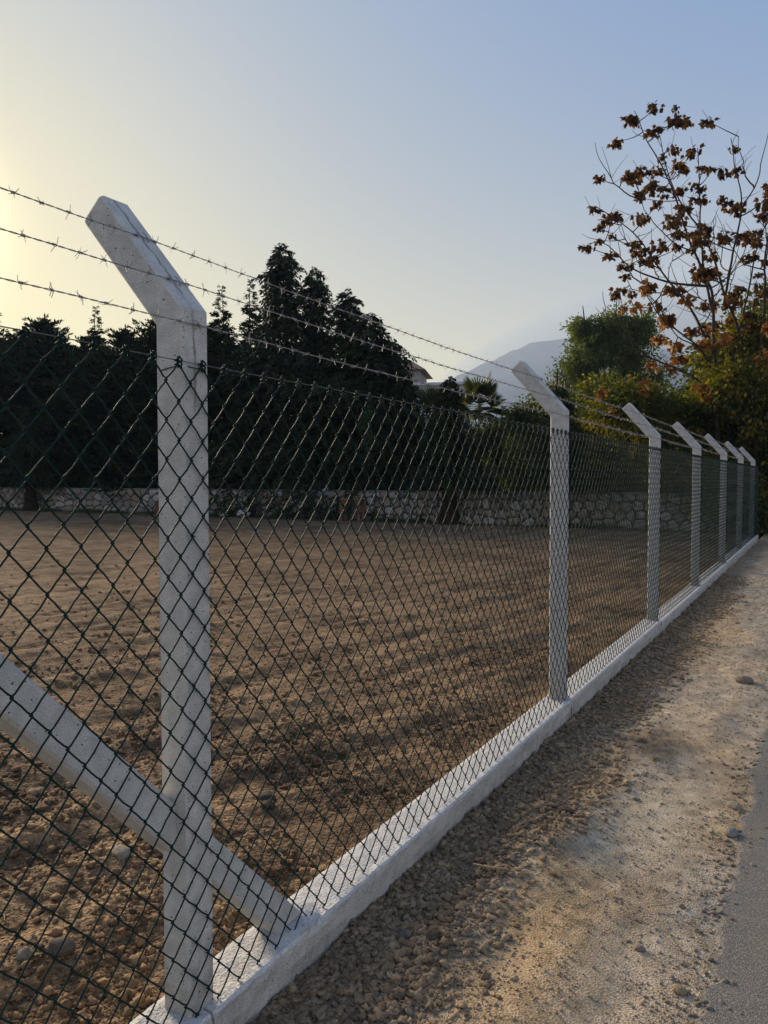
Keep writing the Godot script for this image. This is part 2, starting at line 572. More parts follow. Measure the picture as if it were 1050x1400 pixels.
func make_scatter() -> void:
	var rg := RandomNumberGenerator.new()
	rg.seed = 77
	# clods in the field, thinning out with distance
	for variant in 3:
		var lm := lump(rg, 1.15, 1)
		var xf := []
		var cols := PackedColorArray()
		for i in 17000:
			var far: float = 1.3 * pow(14.0, rg.randf() * rg.randf_range(0.35, 1.0))
			var a := deg_to_rad(rg.randf_range(-62.0, -1.0))
			var x := CAM.x + sin(a) * far
			var z := -cos(a) * far
			if x > -0.11 or z < WALL_Z + 0.3: continue
			if n_mid.get_noise_2d(x * 0.9, z * 0.9) + rg.randf_range(-0.45, 0.45) < -0.12 + 0.012 * far: continue
			var r := 0.003 + 0.014 * pow(rg.randf(), 5.0) + 0.0003 * far
			var s := Vector3(r, r, r)
			xf.append(Transform3D(turned(rg, s), Vector3(x, field_h(x, z) + r * 0.25, z)))
			var c := field_col(x, z)
			var g := rg.randf_range(0.75, 1.45)
			cols.append(Color(c.r * g, c.g * g, c.b * g))
		scatter("soil_clods", lm, M.clod, xf, cols, ["brown crumbled clods lying over the tilled field", "larger dark clods of turned soil in the field", "small dry clods scattered in the field furrows"][variant], "soil")
	# crumbled soil along the kerb and pebbles in the verge
	for variant in 4:
		var lm := lump(rg, 1.1 if variant < 2 else 0.7, 1)
		var xf := []
		var cols := PackedColorArray()
		for i in 16000:
			var z: float = -1.0 - 0.25 * (pow(48.0, rg.randf()) - 1.0)
			var x := 0.09 + absf(rg.randfn(0.0, 0.24)) if variant < 2 else rg.randf_range(0.09, 1.13)
			if x > 1.11: continue
			var keep := 1.0 - smoothstep(0.25, 0.75, x + 0.25 * n_mid.get_noise_2d(x * 0.9, z * 0.7))
			if variant >= 2: keep = (0.08 if variant == 2 else 0.6) + 0.35 * keep + 0.9 * maxf(0.0, n_mid.get_noise_2d(x * 1.6, z * 1.2) - 0.12)
			if rg.randf() > keep: continue
			var r := 0.0025 + 0.011 * pow(rg.randf(), 4.5) + 0.0004 * absf(z)
			if variant == 2: r = 0.002 + 0.006 * pow(rg.randf(), 4.0) + 0.0004 * absf(z)
			if variant == 3: r = 0.0013 + 0.0035 * pow(rg.randf(), 3.0) + 0.0003 * absf(z)
			xf.append(Transform3D(turned(rg, Vector3(r, r, r)), Vector3(x, dirt_h(x, z) + r * 0.3, z)))
			var c := dirt_col(x, z)
			if variant >= 2: c = c.lerp(Color(0.44, 0.38, 0.30), rg.randf_range(0.0, 0.8))
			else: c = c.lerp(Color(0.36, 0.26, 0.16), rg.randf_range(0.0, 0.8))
			var g := rg.randf_range(0.7, 1.3)
			cols.append(Color(c.r * g, c.g * g, c.b * g))
		scatter(["crumbled_soil", "crumbled_soil", "verge_gravel", "verge_gravel"][variant], lm, M.clod, xf, cols, ["dark crumbled soil heaped along the foot of the kerb", "coarse crumbs of soil beside the kerb", "fine gravel spread over the dirt verge", "pale grit pressed into the dirt verge"][variant], "gravel")
	# grit along the ragged edge of the asphalt
	var em := lump(rg, 0.5, 1)
	var ex := []
	var ec := PackedColorArray()
	for i in 2200:
		var z: float = -1.0 - 0.3 * (pow(40.0, rg.randf()) - 1.0)
		var x := asphalt_edge(z) + rg.randfn(0.0, 0.045) - 0.012
		var r := 0.002 + 0.009 * pow(rg.randf(), 4.0)
		var top := 0.016 if x > asphalt_edge(z) else dirt_h(x, z)
		ex.append(Transform3D(turned(rg, Vector3(r, r, r)), Vector3(x, top + r * 0.25, z)))
		var g := rg.randf_range(0.7, 1.2)
		ec.append(Color(0.36 * g, 0.30 * g, 0.22 * g))
	scatter("edge_grit", em, M.clod, ex, ec, "pale grit and pebbles along the broken asphalt edge", "gravel")
	# bits of dry straw
	var sb := MB.new()
	sb.tube(PackedVector3Array([Vector3(-0.5, 0.0, 0), Vector3(-0.15, 0.06, 0.03), Vector3(0.2, 0.05, 0.0), Vector3(0.5, 0, -0.07)]), PackedFloat32Array([0.02, 0.025, 0.022, 0.012]), 4)
	for side in 2:
		var xf := []
		var cols := PackedColorArray()
		for i in 13000:
			var x: float
			var z: float
			var y: float
			if side == 0:
				z = -1.0 - 0.3 * (pow(40.0, rg.randf()) - 1.0)
				x = rg.randf_range(0.1, 1.12)
				if n_mid.get_noise_2d(x * 2.5 + 11.0, z * 1.5) + rg.randf_range(-0.4, 0.4) < 0.0: continue
				y = dirt_h(x, z)
			else:
				var far: float = 1.5 * pow(9.0, rg.randf())
				var a := deg_to_rad(rg.randf_range(-60.0, -2.0))
				x = CAM.x + sin(a) * far
				z = -cos(a) * far
				if x > -0.11: continue
				y = field_h(x, z)
			var l := rg.randf_range(0.008, 0.04)
			if rg.randf() < 0.06: l *= 2.2
			var B := Basis(Vector3.UP, rg.randf() * TAU) * Basis(Vector3.BACK, rg.randf_range(-0.2, 0.2)) * Basis.from_scale(Vector3(l, l * 0.7, l * rg.randf_range(0.5, 1.4)))
			xf.append(Transform3D(B, Vector3(x, y + 0.003, z)))
			var g := rg.randf_range(0.5, 1.15)
			cols.append(Color(0.42 * g, 0.31 * g, 0.17 * g))
		scatter("dry_straw", sb.mesh(), M.straw, xf, cols, ["bits of dry straw and rootlets on the dirt verge", "bits of dry straw in the tilled field"][side], "straw")

func make_loose_things() -> void:
	var rg := RandomNumberGenerator.new()
	rg.seed = 402
	var list := [
		[-0.95, -2.04, 0.034, Color(0.42, 0.38, 0.30), "pale smooth round stone on the soil behind the brace"],
		[-1.81, -2.29, 0.034, Color(0.38, 0.29, 0.18), "tan stone in the field below the left end of the brace"],
		[-1.72, -2.42, 0.030, Color(0.36, 0.26, 0.15), "orange-brown stone beside the tan stone in the field"],
		[-4.17, -5.26, 0.014, Color(0.65, 0.63, 0.58), "tiny white pebble far out in the tilled field"],
		[-0.79, -2.74, 0.042, Color(0.10, 0.085, 0.07), "dark grey clod lying just behind the first fence bay"],
		[-0.72, -2.66, 0.030, Color(0.11, 0.09, 0.07), "smaller dark clod beside the dark grey clod"],
		[-0.60, -1.50, 0.036, Color(0.17, 0.14, 0.11), "grey-brown stone at the bottom left behind the fence"],
		[-0.66, -1.42, 0.024, Color(0.30, 0.26, 0.21), "small pale stone at the bottom left behind the fence"],
		[0.45, -3.25, 0.026, Color(0.13, 0.10, 0.08), "dark stone on the clod heap in the verge"],
		[0.34, -2.15, 0.026, Color(0.15, 0.115, 0.085), "biggest brown clod in the crumbled soil near the kerb"],
		[0.25, -2.12, 0.018, Color(0.20, 0.18, 0.16), "grey half-buried stone in the crumbled soil near the kerb"],
		[0.92, -2.45, 0.015, Color(0.36, 0.30, 0.23), "light pebble in the verge near the asphalt edge"],
		[1.06, -2.30, 0.020, Color(0.46, 0.36, 0.22), "yellowish stone pressed against the asphalt edge"],
		[1.085, -3.45, 0.030, Color(0.40, 0.38, 0.33), "rounded light grey lump on the asphalt edge"],
		[1.075, -3.75, 0.024, Color(0.44, 0.38, 0.29), "flat tan lump on the asphalt edge beyond the grey one"],
		[0.93, -6.1, 0.05, Color(0.36, 0.30, 0.22), "flat pale stone far along the verge"],
		[-18.5, -20.5, 0.16, Color(0.55, 0.53, 0.50), "white rock out in the field before the stone wall"],
	]
	for a in list:
		var o := thing("stone", a[4], "stone", Vector3(a[0], (field_h(a[0], a[1]) if a[0] < 0 else dirt_h(a[0], a[1])) + a[2] * 0.32, a[1]), rg.randf() * TAU, "loose stones and clods")
		var m := lump(rg, 0.32, 2)
		var st := put("body", m, tinted(M.clod, a[3]), o)
		st.scale = Vector3(a[2] * 1.15, a[2] * 0.85, a[2])
	var twigs := [
		[0.98, -2.80, 0.24, 0.9, "dry forked twig lying on the verge by the asphalt"],
		[0.62, -2.78, 0.10, 0.6, "short pale twig beside the sandy patch of the verge"],
		[0.60, -4.95, 0.09, -0.7, "small white stick lying by the dark patch of soil"],
		[0.36, -2.62, 0.15, 0.1, "curved yellow straw lying in the crumbled soil"],
		[0.55, -3.45, 0.18, 0.25, "bent reed bits at the edge of the pale patch"],
	]
	for a in twigs:
		var o := thing("twig", a[4], "twig", Vector3(a[0], dirt_h(a[0], a[1]) + 0.012, a[1]), a[3])
		var b := MB.new()
		b.col = Color(0.42, 0.32, 0.19)
		if a[2] < 0.095: b.col = Color(0.70, 0.68, 0.62)
		var l: float = a[2]
		var pts := PackedVector3Array()
		var rd := PackedFloat32Array()
		for k in 7:
			var t := k / 6.0
			pts.append(Vector3((t - 0.5) * l, 0.010 * sin(t * PI) + rg.randf_range(-0.002, 0.002), 0.10 * l * sin(t * 4.0)))
			rd.append(lerpf(0.0035, 0.0015, t))
		b.tube(pts, rd, 6)
		put("stem", b.mesh(), M.straw, o)
		if l > 0.12:
			var f := MB.new()
			f.col = b.col
			f.tube(PackedVector3Array([pts[3], pts[3] + Vector3(0.18 * l, 0.004, -0.13 * l), pts[3] + Vector3(0.30 * l, 0.0, -0.30 * l)]), PackedFloat32Array([0.0024, 0.0018, 0.001]), 5)
			put("side_shoot", f.mesh(), M.straw, o)

func tinted(m: StandardMaterial3D, c: Color) -> StandardMaterial3D:
	var q: StandardMaterial3D = m.duplicate()
	q.albedo_color = c.linear_to_srgb()
	return q

# ------------------------------------------------------------------ fence
const PW := 0.092
const BEND_Y := 1.893
const ARM := Vector2(-0.66, 0.751)

# a square post bent at the top, swept from a chamfered section; groove = depth of the crack in the road face
func post_mesh(rg: RandomNumberGenerator, groove: float) -> ArrayMesh:
	var b := MB.new()
	var h := PW * 0.5
	var ch := 0.007
	# each ring: centre (x, y), across vector (x, y) for the outward direction, groove depth
	var rings := []
	var up := Vector2(0, 1)
	var nv := Vector2(1, 0)
	var na := Vector2(ARM.y, -ARM.x)
	for y in [-0.30, 0.15, 0.18, 0.22, 0.27, 0.34, 0.5, 0.7, 0.9, 1.1, 1.25, 1.40, 1.55]:
		rings.append([Vector2(0, y), nv, 0.0])
	var y := 1.64
	while y < BEND_Y - 0.03:
		rings.append([Vector2(0, y), nv, groove * 0.7 if y > 1.66 else 0.0])
		y += 0.02
	var mit := (nv + na).normalized()
	mit = mit / mit.dot(nv)
	rings.append([Vector2(0, BEND_Y), mit, 0.0])
	for k in 26:
		var s := 0.035 + 0.350 * k / 25.0
		rings.append([Vector2(0, BEND_Y) + ARM * s, na, groove if k > 0 else 0.0])
	rings.append([Vector2(0, BEND_Y) + ARM * 0.398, na, groove * 0.5])
	rings.append([Vector2(0, BEND_Y) + ARM * 0.408, na, 0.0])
	var sec := []                                     # built per ring, walking round the section
	var last := rings.size() - 1
	for r in rings.size():
		var q = rings[r]
		var w := 0.006 if r == last else 0.0
		var gu := rg.randf_range(-0.004, 0.004) + 0.006
		var gw := rg.randf_range(0.003, 0.0065)
		var gd: float = q[2] * rg.randf_range(0.35, 1.2)
		var hh := h - w
		var s2 := [Vector2(hh, -hh + ch), Vector2(hh, gu - gw - 0.006), Vector2(hh, gu - gw), Vector2(hh - gd, gu), Vector2(hh, gu + gw), Vector2(hh, gu + gw + 0.006), Vector2(hh, hh - ch), Vector2(hh - ch, hh), Vector2(-hh + ch, hh), Vector2(-hh, hh - ch), Vector2(-hh, -hh + ch), Vector2(-hh + ch, -hh), Vector2(hh - ch, -hh)]
		var row := []
		for p in s2:
			var c2: Vector2 = q[0] + q[1] * p.x
			row.append(Vector3(c2.x, c2.y, p.y))
		sec.append(row)
	for r in last:
		var mid: Vector2 = (rings[r][0] + rings[r + 1][0]) * 0.5
		var m3 := Vector3(mid.x, mid.y, 0)
		for k in 13:
			var k2 := (k + 1) % 13
			var g := 0.94 + 0.06 * n_mid.get_noise_3d(mid.x * 4.0, mid.y * 2.0, k * 0.2)
			var mud := clampf((0.36 - mid.y) * 3.2 + 0.5 * n_fine.get_noise_2d(k * 0.4, mid.y * 3.0), 0.0, 0.7)     # soil splashed up the foot
			b.col = Color(g, g, g * 0.985).lerp(Color(0.50, 0.42, 0.33), mud * 0.6)
			var out: Vector3 = (sec[r][k] + sec[r][k2]) * 0.5 - m3
			b.quad(sec[r][k], sec[r][k2], sec[r + 1][k2], sec[r + 1][k], out)
	var e: Array = sec[last]
	var c3 := Vector3.ZERO
	for p in e: c3 += p
	c3 /= e.size()
	b.col = Color(0.92, 0.92, 0.90)
	for k in 13: b.tri(c3, e[k], e[(k + 1) % 13], Vector3(ARM.x, ARM.y, 0))
	return b.mesh()

func arm_point(s: float) -> Vector2:          # a point on the road face of the arm, s metres from the bend
	return Vector2(0, BEND_Y) + ARM * s + Vector2(ARM.y, -ARM.x) * (PW * 0.5 + 0.004)

func make_posts() -> void:
	var rg := RandomNumberGenerator.new()
	rg.seed = 5
	var labels := ["concrete corner post that the slanting brace props up", "tall concrete fence post with cracked arm beside the slanting brace", "concrete fence post second from the brace, two bays along", "third concrete fence post seen past the brown field", "fourth concrete fence post along the kerb", "fifth concrete fence post along the kerb", "sixth concrete fence post, next to last before the hedge", "last and farthest concrete fence post before the dark hedge"]
	var zs := [-0.30, -1.425, -4.60, -7.62, -10.42, -13.40, -16.25, -19.20]
	for i in 8:
		var t := thing("fence_post", labels[i], "fence post", Vector3(0, 0, zs[i]), 0.0, "bent concrete fence posts")
		var sh := post_mesh(rg, 0.040 if i == 1 else 0.002)
		put("shaft", sh, tinted(M.concrete, Color(0.69, 0.675, 0.64)), t)
		t.rotation.z = rg.randf_range(-0.004, 0.004) if i > 1 else 0.0
		# wire staples on the arm and on the shaft
		for s in [0.245, 0.080, -0.020]:
			var p := arm_point(s) if s > 0.0 else Vector2(PW * 0.5 + 0.003, BEND_Y + s)
			var d := MB.new()
			var pts := PackedVector3Array()
			var rr := PackedFloat32Array()
			for k in 9:
				var a := PI * k / 8.0
				pts.append(Vector3(p.x + 0.004 + 0.006 * sin(a), p.y + 0.009 * cos(a), 0.012 - 0.020 * k / 8.0))
				rr.append(0.0014)
			d.tube(pts, rr, 5)
			put("tie_wire", d.mesh(), M.galv, t)
		for y in [1.2, 0.7, 1.765]:
			var d := MB.new()
			var pts := PackedVector3Array()
			var rr := PackedFloat32Array()
			for k in 13:
				var a := TAU * k / 12.0
				pts.append(Vector3(cos(a) * (PW * 0.5 + 0.004) * 1.08, y + 0.004 * sin(a * 2.0), sin(a) * (PW * 0.5 + 0.004) * 1.08).clamp(Vector3(-PW * 0.5 - 0.003, 0, -PW * 0.5 - 0.003), Vector3(PW * 0.5 + 0.012, 9, PW * 0.5 + 0.003)))
				rr.append(0.0013)
			d.tube(pts, rr, 5)
			if y > 1.7 or i > 1: put("mesh_tie", d.mesh(), M.wire, t)
	# the slanting brace
	var foot := Vector3(-0.008, 0.105, -1.875)
	var head := Vector3(-0.096, 1.725, -0.33)
	var d := (head - foot)
	var len := d.length()
	d = d.normalized()
	var side := Vector3.RIGHT
	side = (side - d * side.dot(d)).normalized()
	var B := Basis(side, d, side.cross(d))
	var br := thing("brace_post", "slanting concrete brace footed on the kerb behind the mesh", "brace")
	var bm := MB.new()
	bm.col = Color(0.95, 0.95, 0.94)
	bm.box((foot + head) * 0.5, Vector3(0.090, len, 0.090), 0.007, B)
	put("shaft", bm.mesh(), tinted(M.concrete, Color(0.66, 0.655, 0.63)), br)
	# mortar packed round its foot
	var mm := MB.new()
	mm.col = Color(0.95, 0.95, 0.95)
	var rows := []
	for j in 6:
		var row := []
		for k in 18:
			var a := TAU * k / 18.0
			var rr := [0.092, 0.088, 0.078, 0.064, 0.05, 0.0]
			var yy := [-0.01, 0.006, 0.012, 0.017, 0.022, 0.03]
			var w: float = rr[j] * (1.0 + 0.13 * n_mid.get_noise_2d(cos(a) * 2.0, sin(a) * 2.0))
			row.append(Vector3(clampf(cos(a) * w * 0.95, -0.079, 0.079), KERB_TOP + yy[j], -1.845 + sin(a) * w * 1.25))
		rows.append(row)
	for j in 5:
		for k in 18:
			mm.quad(rows[j][k], rows[j][(k + 1) % 18], rows[j + 1][(k + 1) % 18], rows[j + 1][k], Vector3(cos(TAU * (k + 0.5) / 18.0), 1.2, sin(TAU * (k + 0.5) / 18.0)))
	put("mortar_foot", mm.mesh(), tinted(M.kerb, Color(0.55, 0.56, 0.57)), br)

func make_kerb() -> void:
	var t := thing("concrete_kerb", "low cast concrete kerb under the chain-link fence", "kerb")
	var ends := [2.6, -0.30, -1.425, -4.60, -7.62, -10.42, -13.40, -16.25, -20.15]
	var rg := RandomNumberGenerator.new()
	rg.seed = 9
	var lift := [0.0, 0.0, 0.0, 0.004, -0.006, 0.006, 0.02, 0.03]
	for i in ends.size() - 1:
		var b := MB.new()
		var za: float = ends[i] - (0.004 if i > 0 else 0.0)
		var zb: float = ends[i + 1] + 0.004
		# stations along, sections round with a slightly lumpy cast face
		var step := 0.02 if i in [1, 2] else (0.05 if i < 5 else 0.15)
		var nst := int(ceil((za - zb) / step))
		var rows := []
		for s in nst + 1:
			var z := lerpf(za, zb, float(s) / nst)
			var row := []
			var pts := [Vector2(0.083, -0.12), Vector2(0.084, 0.0), Vector2(0.085, 0.05), Vector2(0.085, 0.09), Vector2(0.084, 0.125), Vector2(0.081, 0.142), Vector2(0.074, 0.149), Vector2(0.05, 0.150), Vector2(0.02, 0.150), Vector2(-0.02, 0.150), Vector2(-0.06, 0.150), Vector2(-0.078, 0.147), Vector2(-0.085, 0.138), Vector2(-0.085, -0.12)]
			for k in pts.size():
				var p: Vector2 = pts[k]
				var w := 0.005 * n_fine.get_noise_2d(z * 1.2, k * 0.5) + 0.0035 * n_fine.get_noise_2d(z * 4.0 + 50.0, k * 0.9)
				if k >= 4 and k <= 6: w += 0.003 * n_fine.get_noise_2d(z * 3.0 + 9.0, 3.0)
				var q := Vector3(p.x, p.y + lift[i], z)
				if k < 6: q.x += w * 1.3
				elif k > 11: q.x -= w
				else: q.y += w * 0.6
				row.append(q)
			rows.append(row)
		for s in nst:
			for k in 13:
				var pa: Vector3 = rows[s][k]
				var pb: Vector3 = rows[s][k + 1]
				var out := Vector3(1, 0.1, 0) if k < 5 else (Vector3(-1, 0.1, 0) if k > 11 else Vector3(0.0, 1, 0))
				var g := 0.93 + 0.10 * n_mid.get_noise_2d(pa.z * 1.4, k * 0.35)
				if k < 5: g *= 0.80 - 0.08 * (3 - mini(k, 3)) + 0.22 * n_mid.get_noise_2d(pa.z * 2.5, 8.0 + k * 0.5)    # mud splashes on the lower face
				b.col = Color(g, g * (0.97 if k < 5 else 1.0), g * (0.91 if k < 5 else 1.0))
				b.quad(pa, pb, rows[s + 1][k + 1], rows[s + 1][k], out)
		for w in 2:
			var row: Array = rows[0] if w == 0 else rows[nst]
			for k in range(1, 13): b.tri(row[0], row[k], row[k + 1], Vector3(0, 0, 1 if w == 0 else -1))
		put("kerb_segment", b.mesh(), tinted(M.kerb, Color(0.74, 0.725, 0.69)), t)

# one zigzag wire, hooked round its neighbours at every bend; phase 0 or 1 makes the two kinds that alternate
func wire_mesh(phase: int, rg: RandomNumberGenerator, sides: int, rough := 0.0) -> ArrayMesh:
	var b := MB.new()
	var pts := PackedVector3Array()
	var rr := PackedFloat32Array()
	var n := 35
	var r := 0.0021
	var y0 := MESH_TOP - n * ROW * 0.5
	# knots alternate between s = 0 and s = WIRE_STEP (towards -z)
	for i in n + 1:
		var right := (i + phase) % 2 == 1
		var y := y0 + i * ROW * 0.5
		var s := WIRE_STEP if right else 0.0
		var over := r * 0.9 if right else -r * 0.9
		var jz := rg.randf_range(-1, 1) * rough
		var jy := rg.randf_range(-1, 1) * rough
		var dirn := 1.0 if right else -1.0
		var fx := 0.0032
		# comes in on one side of the mesh and leaves on the other
		var inx := fx if right else -fx
		if i > 0:
			pts.append(Vector3(inx * 1.0, y - ROW * 0.25 + jy, -(WIRE_STEP * 0.5 + jz)))
			pts.append(Vector3(inx * 1.1, y - ROW * 0.075, -(s - dirn * WIRE_STEP * 0.13)))
		pts.append(Vector3(inx * 0.7, y - ROW * 0.02, -(s + over * 0.8)))
		pts.append(Vector3(0, y, -(s + over * 1.4)))
		pts.append(Vector3(-inx * 0.7, y + ROW * 0.02, -(s + over * 0.8)))
		if i < n: pts.append(Vector3(-inx * 1.1, y + ROW * 0.075, -(s - dirn * WIRE_STEP * 0.13)))
	# the upper end is knuckled over the next wire, the lower end stands out of the kerb as a twisted tip
	var right_top := (n + phase) % 2 == 1
	var st := WIRE_STEP if right_top else 0.0
	var dt := 1.0 if right_top else -1.0
	for k in 19:
		var a := k / 18.0
		pts.append(Vector3(0.0065 * sin(a * 15.0), MESH_TOP + 0.009 - 0.024 * a + 0.003 * cos(a * 15.0), -(st - dt * 0.004 + dt * 0.0065 * cos(a * 15.0) * (1.0 - 0.4 * a))))
	for k in pts.size(): rr.append(r)
	b.tube(pts, rr, sides)
	# lower twist
	var right_bot := phase % 2 == 1
	var s2 := WIRE_STEP if right_bot else 0.0
	var q := PackedVector3Array()
	var q2 := PackedFloat32Array()
	for k in 8:
		var a := k / 7.0
		q.append(Vector3(0.004 * cos(a * 9.0), y0 - 0.028 * a + 0.006, -(s2 + 0.004 * sin(a * 9.0))))
		q2.append(r)
	b.tube(q, q2, sides)
	return b.mesh()

func make_chain_link() -> void:
	var rg := RandomNumberGenerator.new()
	rg.seed = 31
	var t := thing("chain_link_fence", "dark green chain-link mesh strung along the concrete posts", "fence", Vector3(MESH_X, 0, 0))
	var kinds := [[], []]
	for v in 4:
		for ph in 2: kinds[ph].append(wire_mesh(ph, rg, 7, 0.0018))
	var z0 := -0.26
	var count := int((20.0 - 0.26) / WIRE_STEP)
	# from 12 to 312: each a part of its own; the far ones joined
	var far := MB.new()
	for i in count:
		var z := z0 - i * WIRE_STEP
		if i < 300:
			var w := put("wire", kinds[i % 2][rg.randi() % 4], M.wire, t)
			w.name = "wire_%03d" % i if i > 0 else "wire"
			w.position = Vector3(0.004 * n_mid.get_noise_2d(z * 0.7, 1.0), rg.randf_range(-0.0015, 0.0015), z)
	var low := [[], []]
	for ph in 2:
		var m: ArrayMesh = wire_mesh(ph, rg, 4, 0.002)
		low[ph] = m.surface_get_arrays(0)
	for i in range(300, count):
		var a = low[i % 2]
		var z := z0 - i * WIRE_STEP
		var base := far.v.size()
		var off := Vector3(0.006 * n_mid.get_noise_2d(z * 0.7, 1.0), rg.randf_range(-0.002, 0.002), z)
		for p in a[Mesh.ARRAY_VERTEX]: far.v.append(p + off)
		far.n.append_array(a[Mesh.ARRAY_NORMAL])
		far.c.append_array(a[Mesh.ARRAY_COLOR])
		for k in a[Mesh.ARRAY_INDEX]: far.ix.append(k + base)
	var fw := put("far_wires", far.mesh(), M.wire, t)
	fw.set_meta("kind", "stuff")
	# straining wires threaded through the mesh
	for y in [MESH_TOP + 0.002, 0.98, KERB_TOP + 0.09]:
		var b := MB.new()
		var pts := PackedVector3Array()
		var rr := PackedFloat32Array()
		var z := -0.26
		while z > -20.0:
			pts.append(Vector3(0.003 * n_fine.get_noise_2d(z, y * 9.0), y + 0.004 * n_mid.get_noise_2d(z * 0.9, y * 7.0), z))
			rr.append(0.0013)
			z -= 0.06
		b.tube(pts, rr, 5)
		if y > 1.5: put("straining_wire", b.mesh(), tinted(M.galv, Color(0.14, 0.14, 0.135)), t)
	# end bar at the far corner
	var eb := MB.new()
	eb.tube(PackedVector3Array([Vector3(-0.012, 0.0, -20.02), Vector3(-0.012, MESH_TOP + 0.01, -20.02)]), PackedFloat32Array([0.02, 0.02]), 10)
	put("end_bar", eb.mesh(), M.wire, t)

func make_barbed() -> void:
	var rg := RandomNumberGenerator.new()
	rg.seed = 8
	# one barb: two short wires wrapped twice, four points
	var variants := []
	for k in 5:
		var b := MB.new()
		for w in 2:
			var pts := PackedVector3Array()
			var rr := PackedFloat32Array()
			var a0 := rg.randf() * TAU
			var l := rg.randf_range(0.013, 0.018)
			var lean := rg.randf_range(-0.5, 0.5)
			pts.append(Vector3(cos(a0) * l, sin(a0) * l, -0.004 + 0.006 * w - lean * 0.006)); rr.append(0.0006)
			for j in 13:
				var a := a0 + 0.3 + (TAU * 1.5) * j / 12.0
				pts.append(Vector3(cos(a) * 0.0027, sin(a) * 0.0027, -0.004 + 0.006 * w + 0.004 * j / 12.0)); rr.append(0.0008)
			var a1 := a0 + PI + rg.randf_range(-0.5, 0.9)
			pts.append(Vector3(cos(a1) * l, sin(a1) * l, 0.002 + 0.006 * w + lean * 0.006)); rr.append(0.0006)
			b.tube(pts, rr, 4)
		variants.append(b.mesh())
	var labels := ["topmost barbed wire strand at the tips of the post arms", "middle barbed wire strand along the post arms", "lowest barbed wire strand just below the bend of the posts"]
	var posts := [-0.30, -1.425, -4.60, -7.62, -10.42, -13.40, -16.25, -19.20]
	for i in 3:
		var s: float = [0.245, 0.080, -0.020][i]
		var p := arm_point(s) if s > 0.0 else Vector2(PW * 0.5 + 0.005, BEND_Y + s)
		var t := thing("barbed_wire", labels[i], "barbed wire", Vector3(p.x, p.y, 0), 0.0, "barbed wire strands")
		var sag := func(z: float) -> Vector2:
			for k in posts.size() - 1:
				if z <= posts[k] and z > posts[k + 1]:
					var u: float = (posts[k] - z) / (posts[k] - posts[k + 1])
					return Vector2(0.003 * sin(u * PI), -0.012 * 4.0 * u * (1.0 - u) * clampf((posts[k] - posts[k + 1]) / 3.0, 0.0, 1.0) + 0.003 * n_mid.get_noise_2d(z * 1.5, i * 9.0))
			return Vector2.ZERO
		for w in 2:
			var b := MB.new()
			var pts := PackedVector3Array()
			var rr := PackedFloat32Array()
			var z := -0.30
			while z > -19.20:
				var a := z * TAU / 0.055 + PI * w
				var o: Vector2 = sag.call(z)
				pts.append(Vector3(o.x + cos(a) * 0.0011, o.y + sin(a) * 0.0011, z))
				rr.append(0.00095)
				z -= 0.0092 if z > -7.0 else 0.02
			b.tube(pts, rr, 4)
			put("strand", b.mesh(), M.galv, t)
		var k := 0
		var z := -0.36 - rg.randf() * 0.05
		while z > -19.2:
			var o: Vector2 = sag.call(z)
			var bb := put("barb", variants[rg.randi() % 5], M.galv, t)
			bb.name = "barb_%03d" % k if k > 0 else "barb"
			bb.position = Vector3(o.x, o.y, z)
			bb.rotation = Vector3(rg.randf_range(-0.15, 0.15), 0, rg.randf() * TAU)
			k += 1
			z -= 0.068 + rg.randf_range(-0.006, 0.006)

# ------------------------------------------------------------------ stone wall
func clip_cell(c: Vector2, others: Array, lo: Vector2, hi: Vector2) -> PackedVector2Array:
	var poly := PackedVector2Array([lo, Vector2(hi.x, lo.y), hi, Vector2(lo.x, hi.y)])
	for o in others:
		var d: Vector2 = o - c
		if d.length_squared() < 1e-6 or d.length() > 1.6: continue
		var m: Vector2 = (o + c) * 0.5
		var out := PackedVector2Array()
		for i in poly.size():
			var p := poly[i]
			var q := poly[(i + 1) % poly.size()]
			var a := (p - m).dot(d)
			var b := (q - m).dot(d)
			if a <= 0.0: out.append(p)
			if (a < 0.0) != (b < 0.0): out.append(p.lerp(q, a / (a - b)))
		poly = out
		if poly.size() < 3: break
	return poly

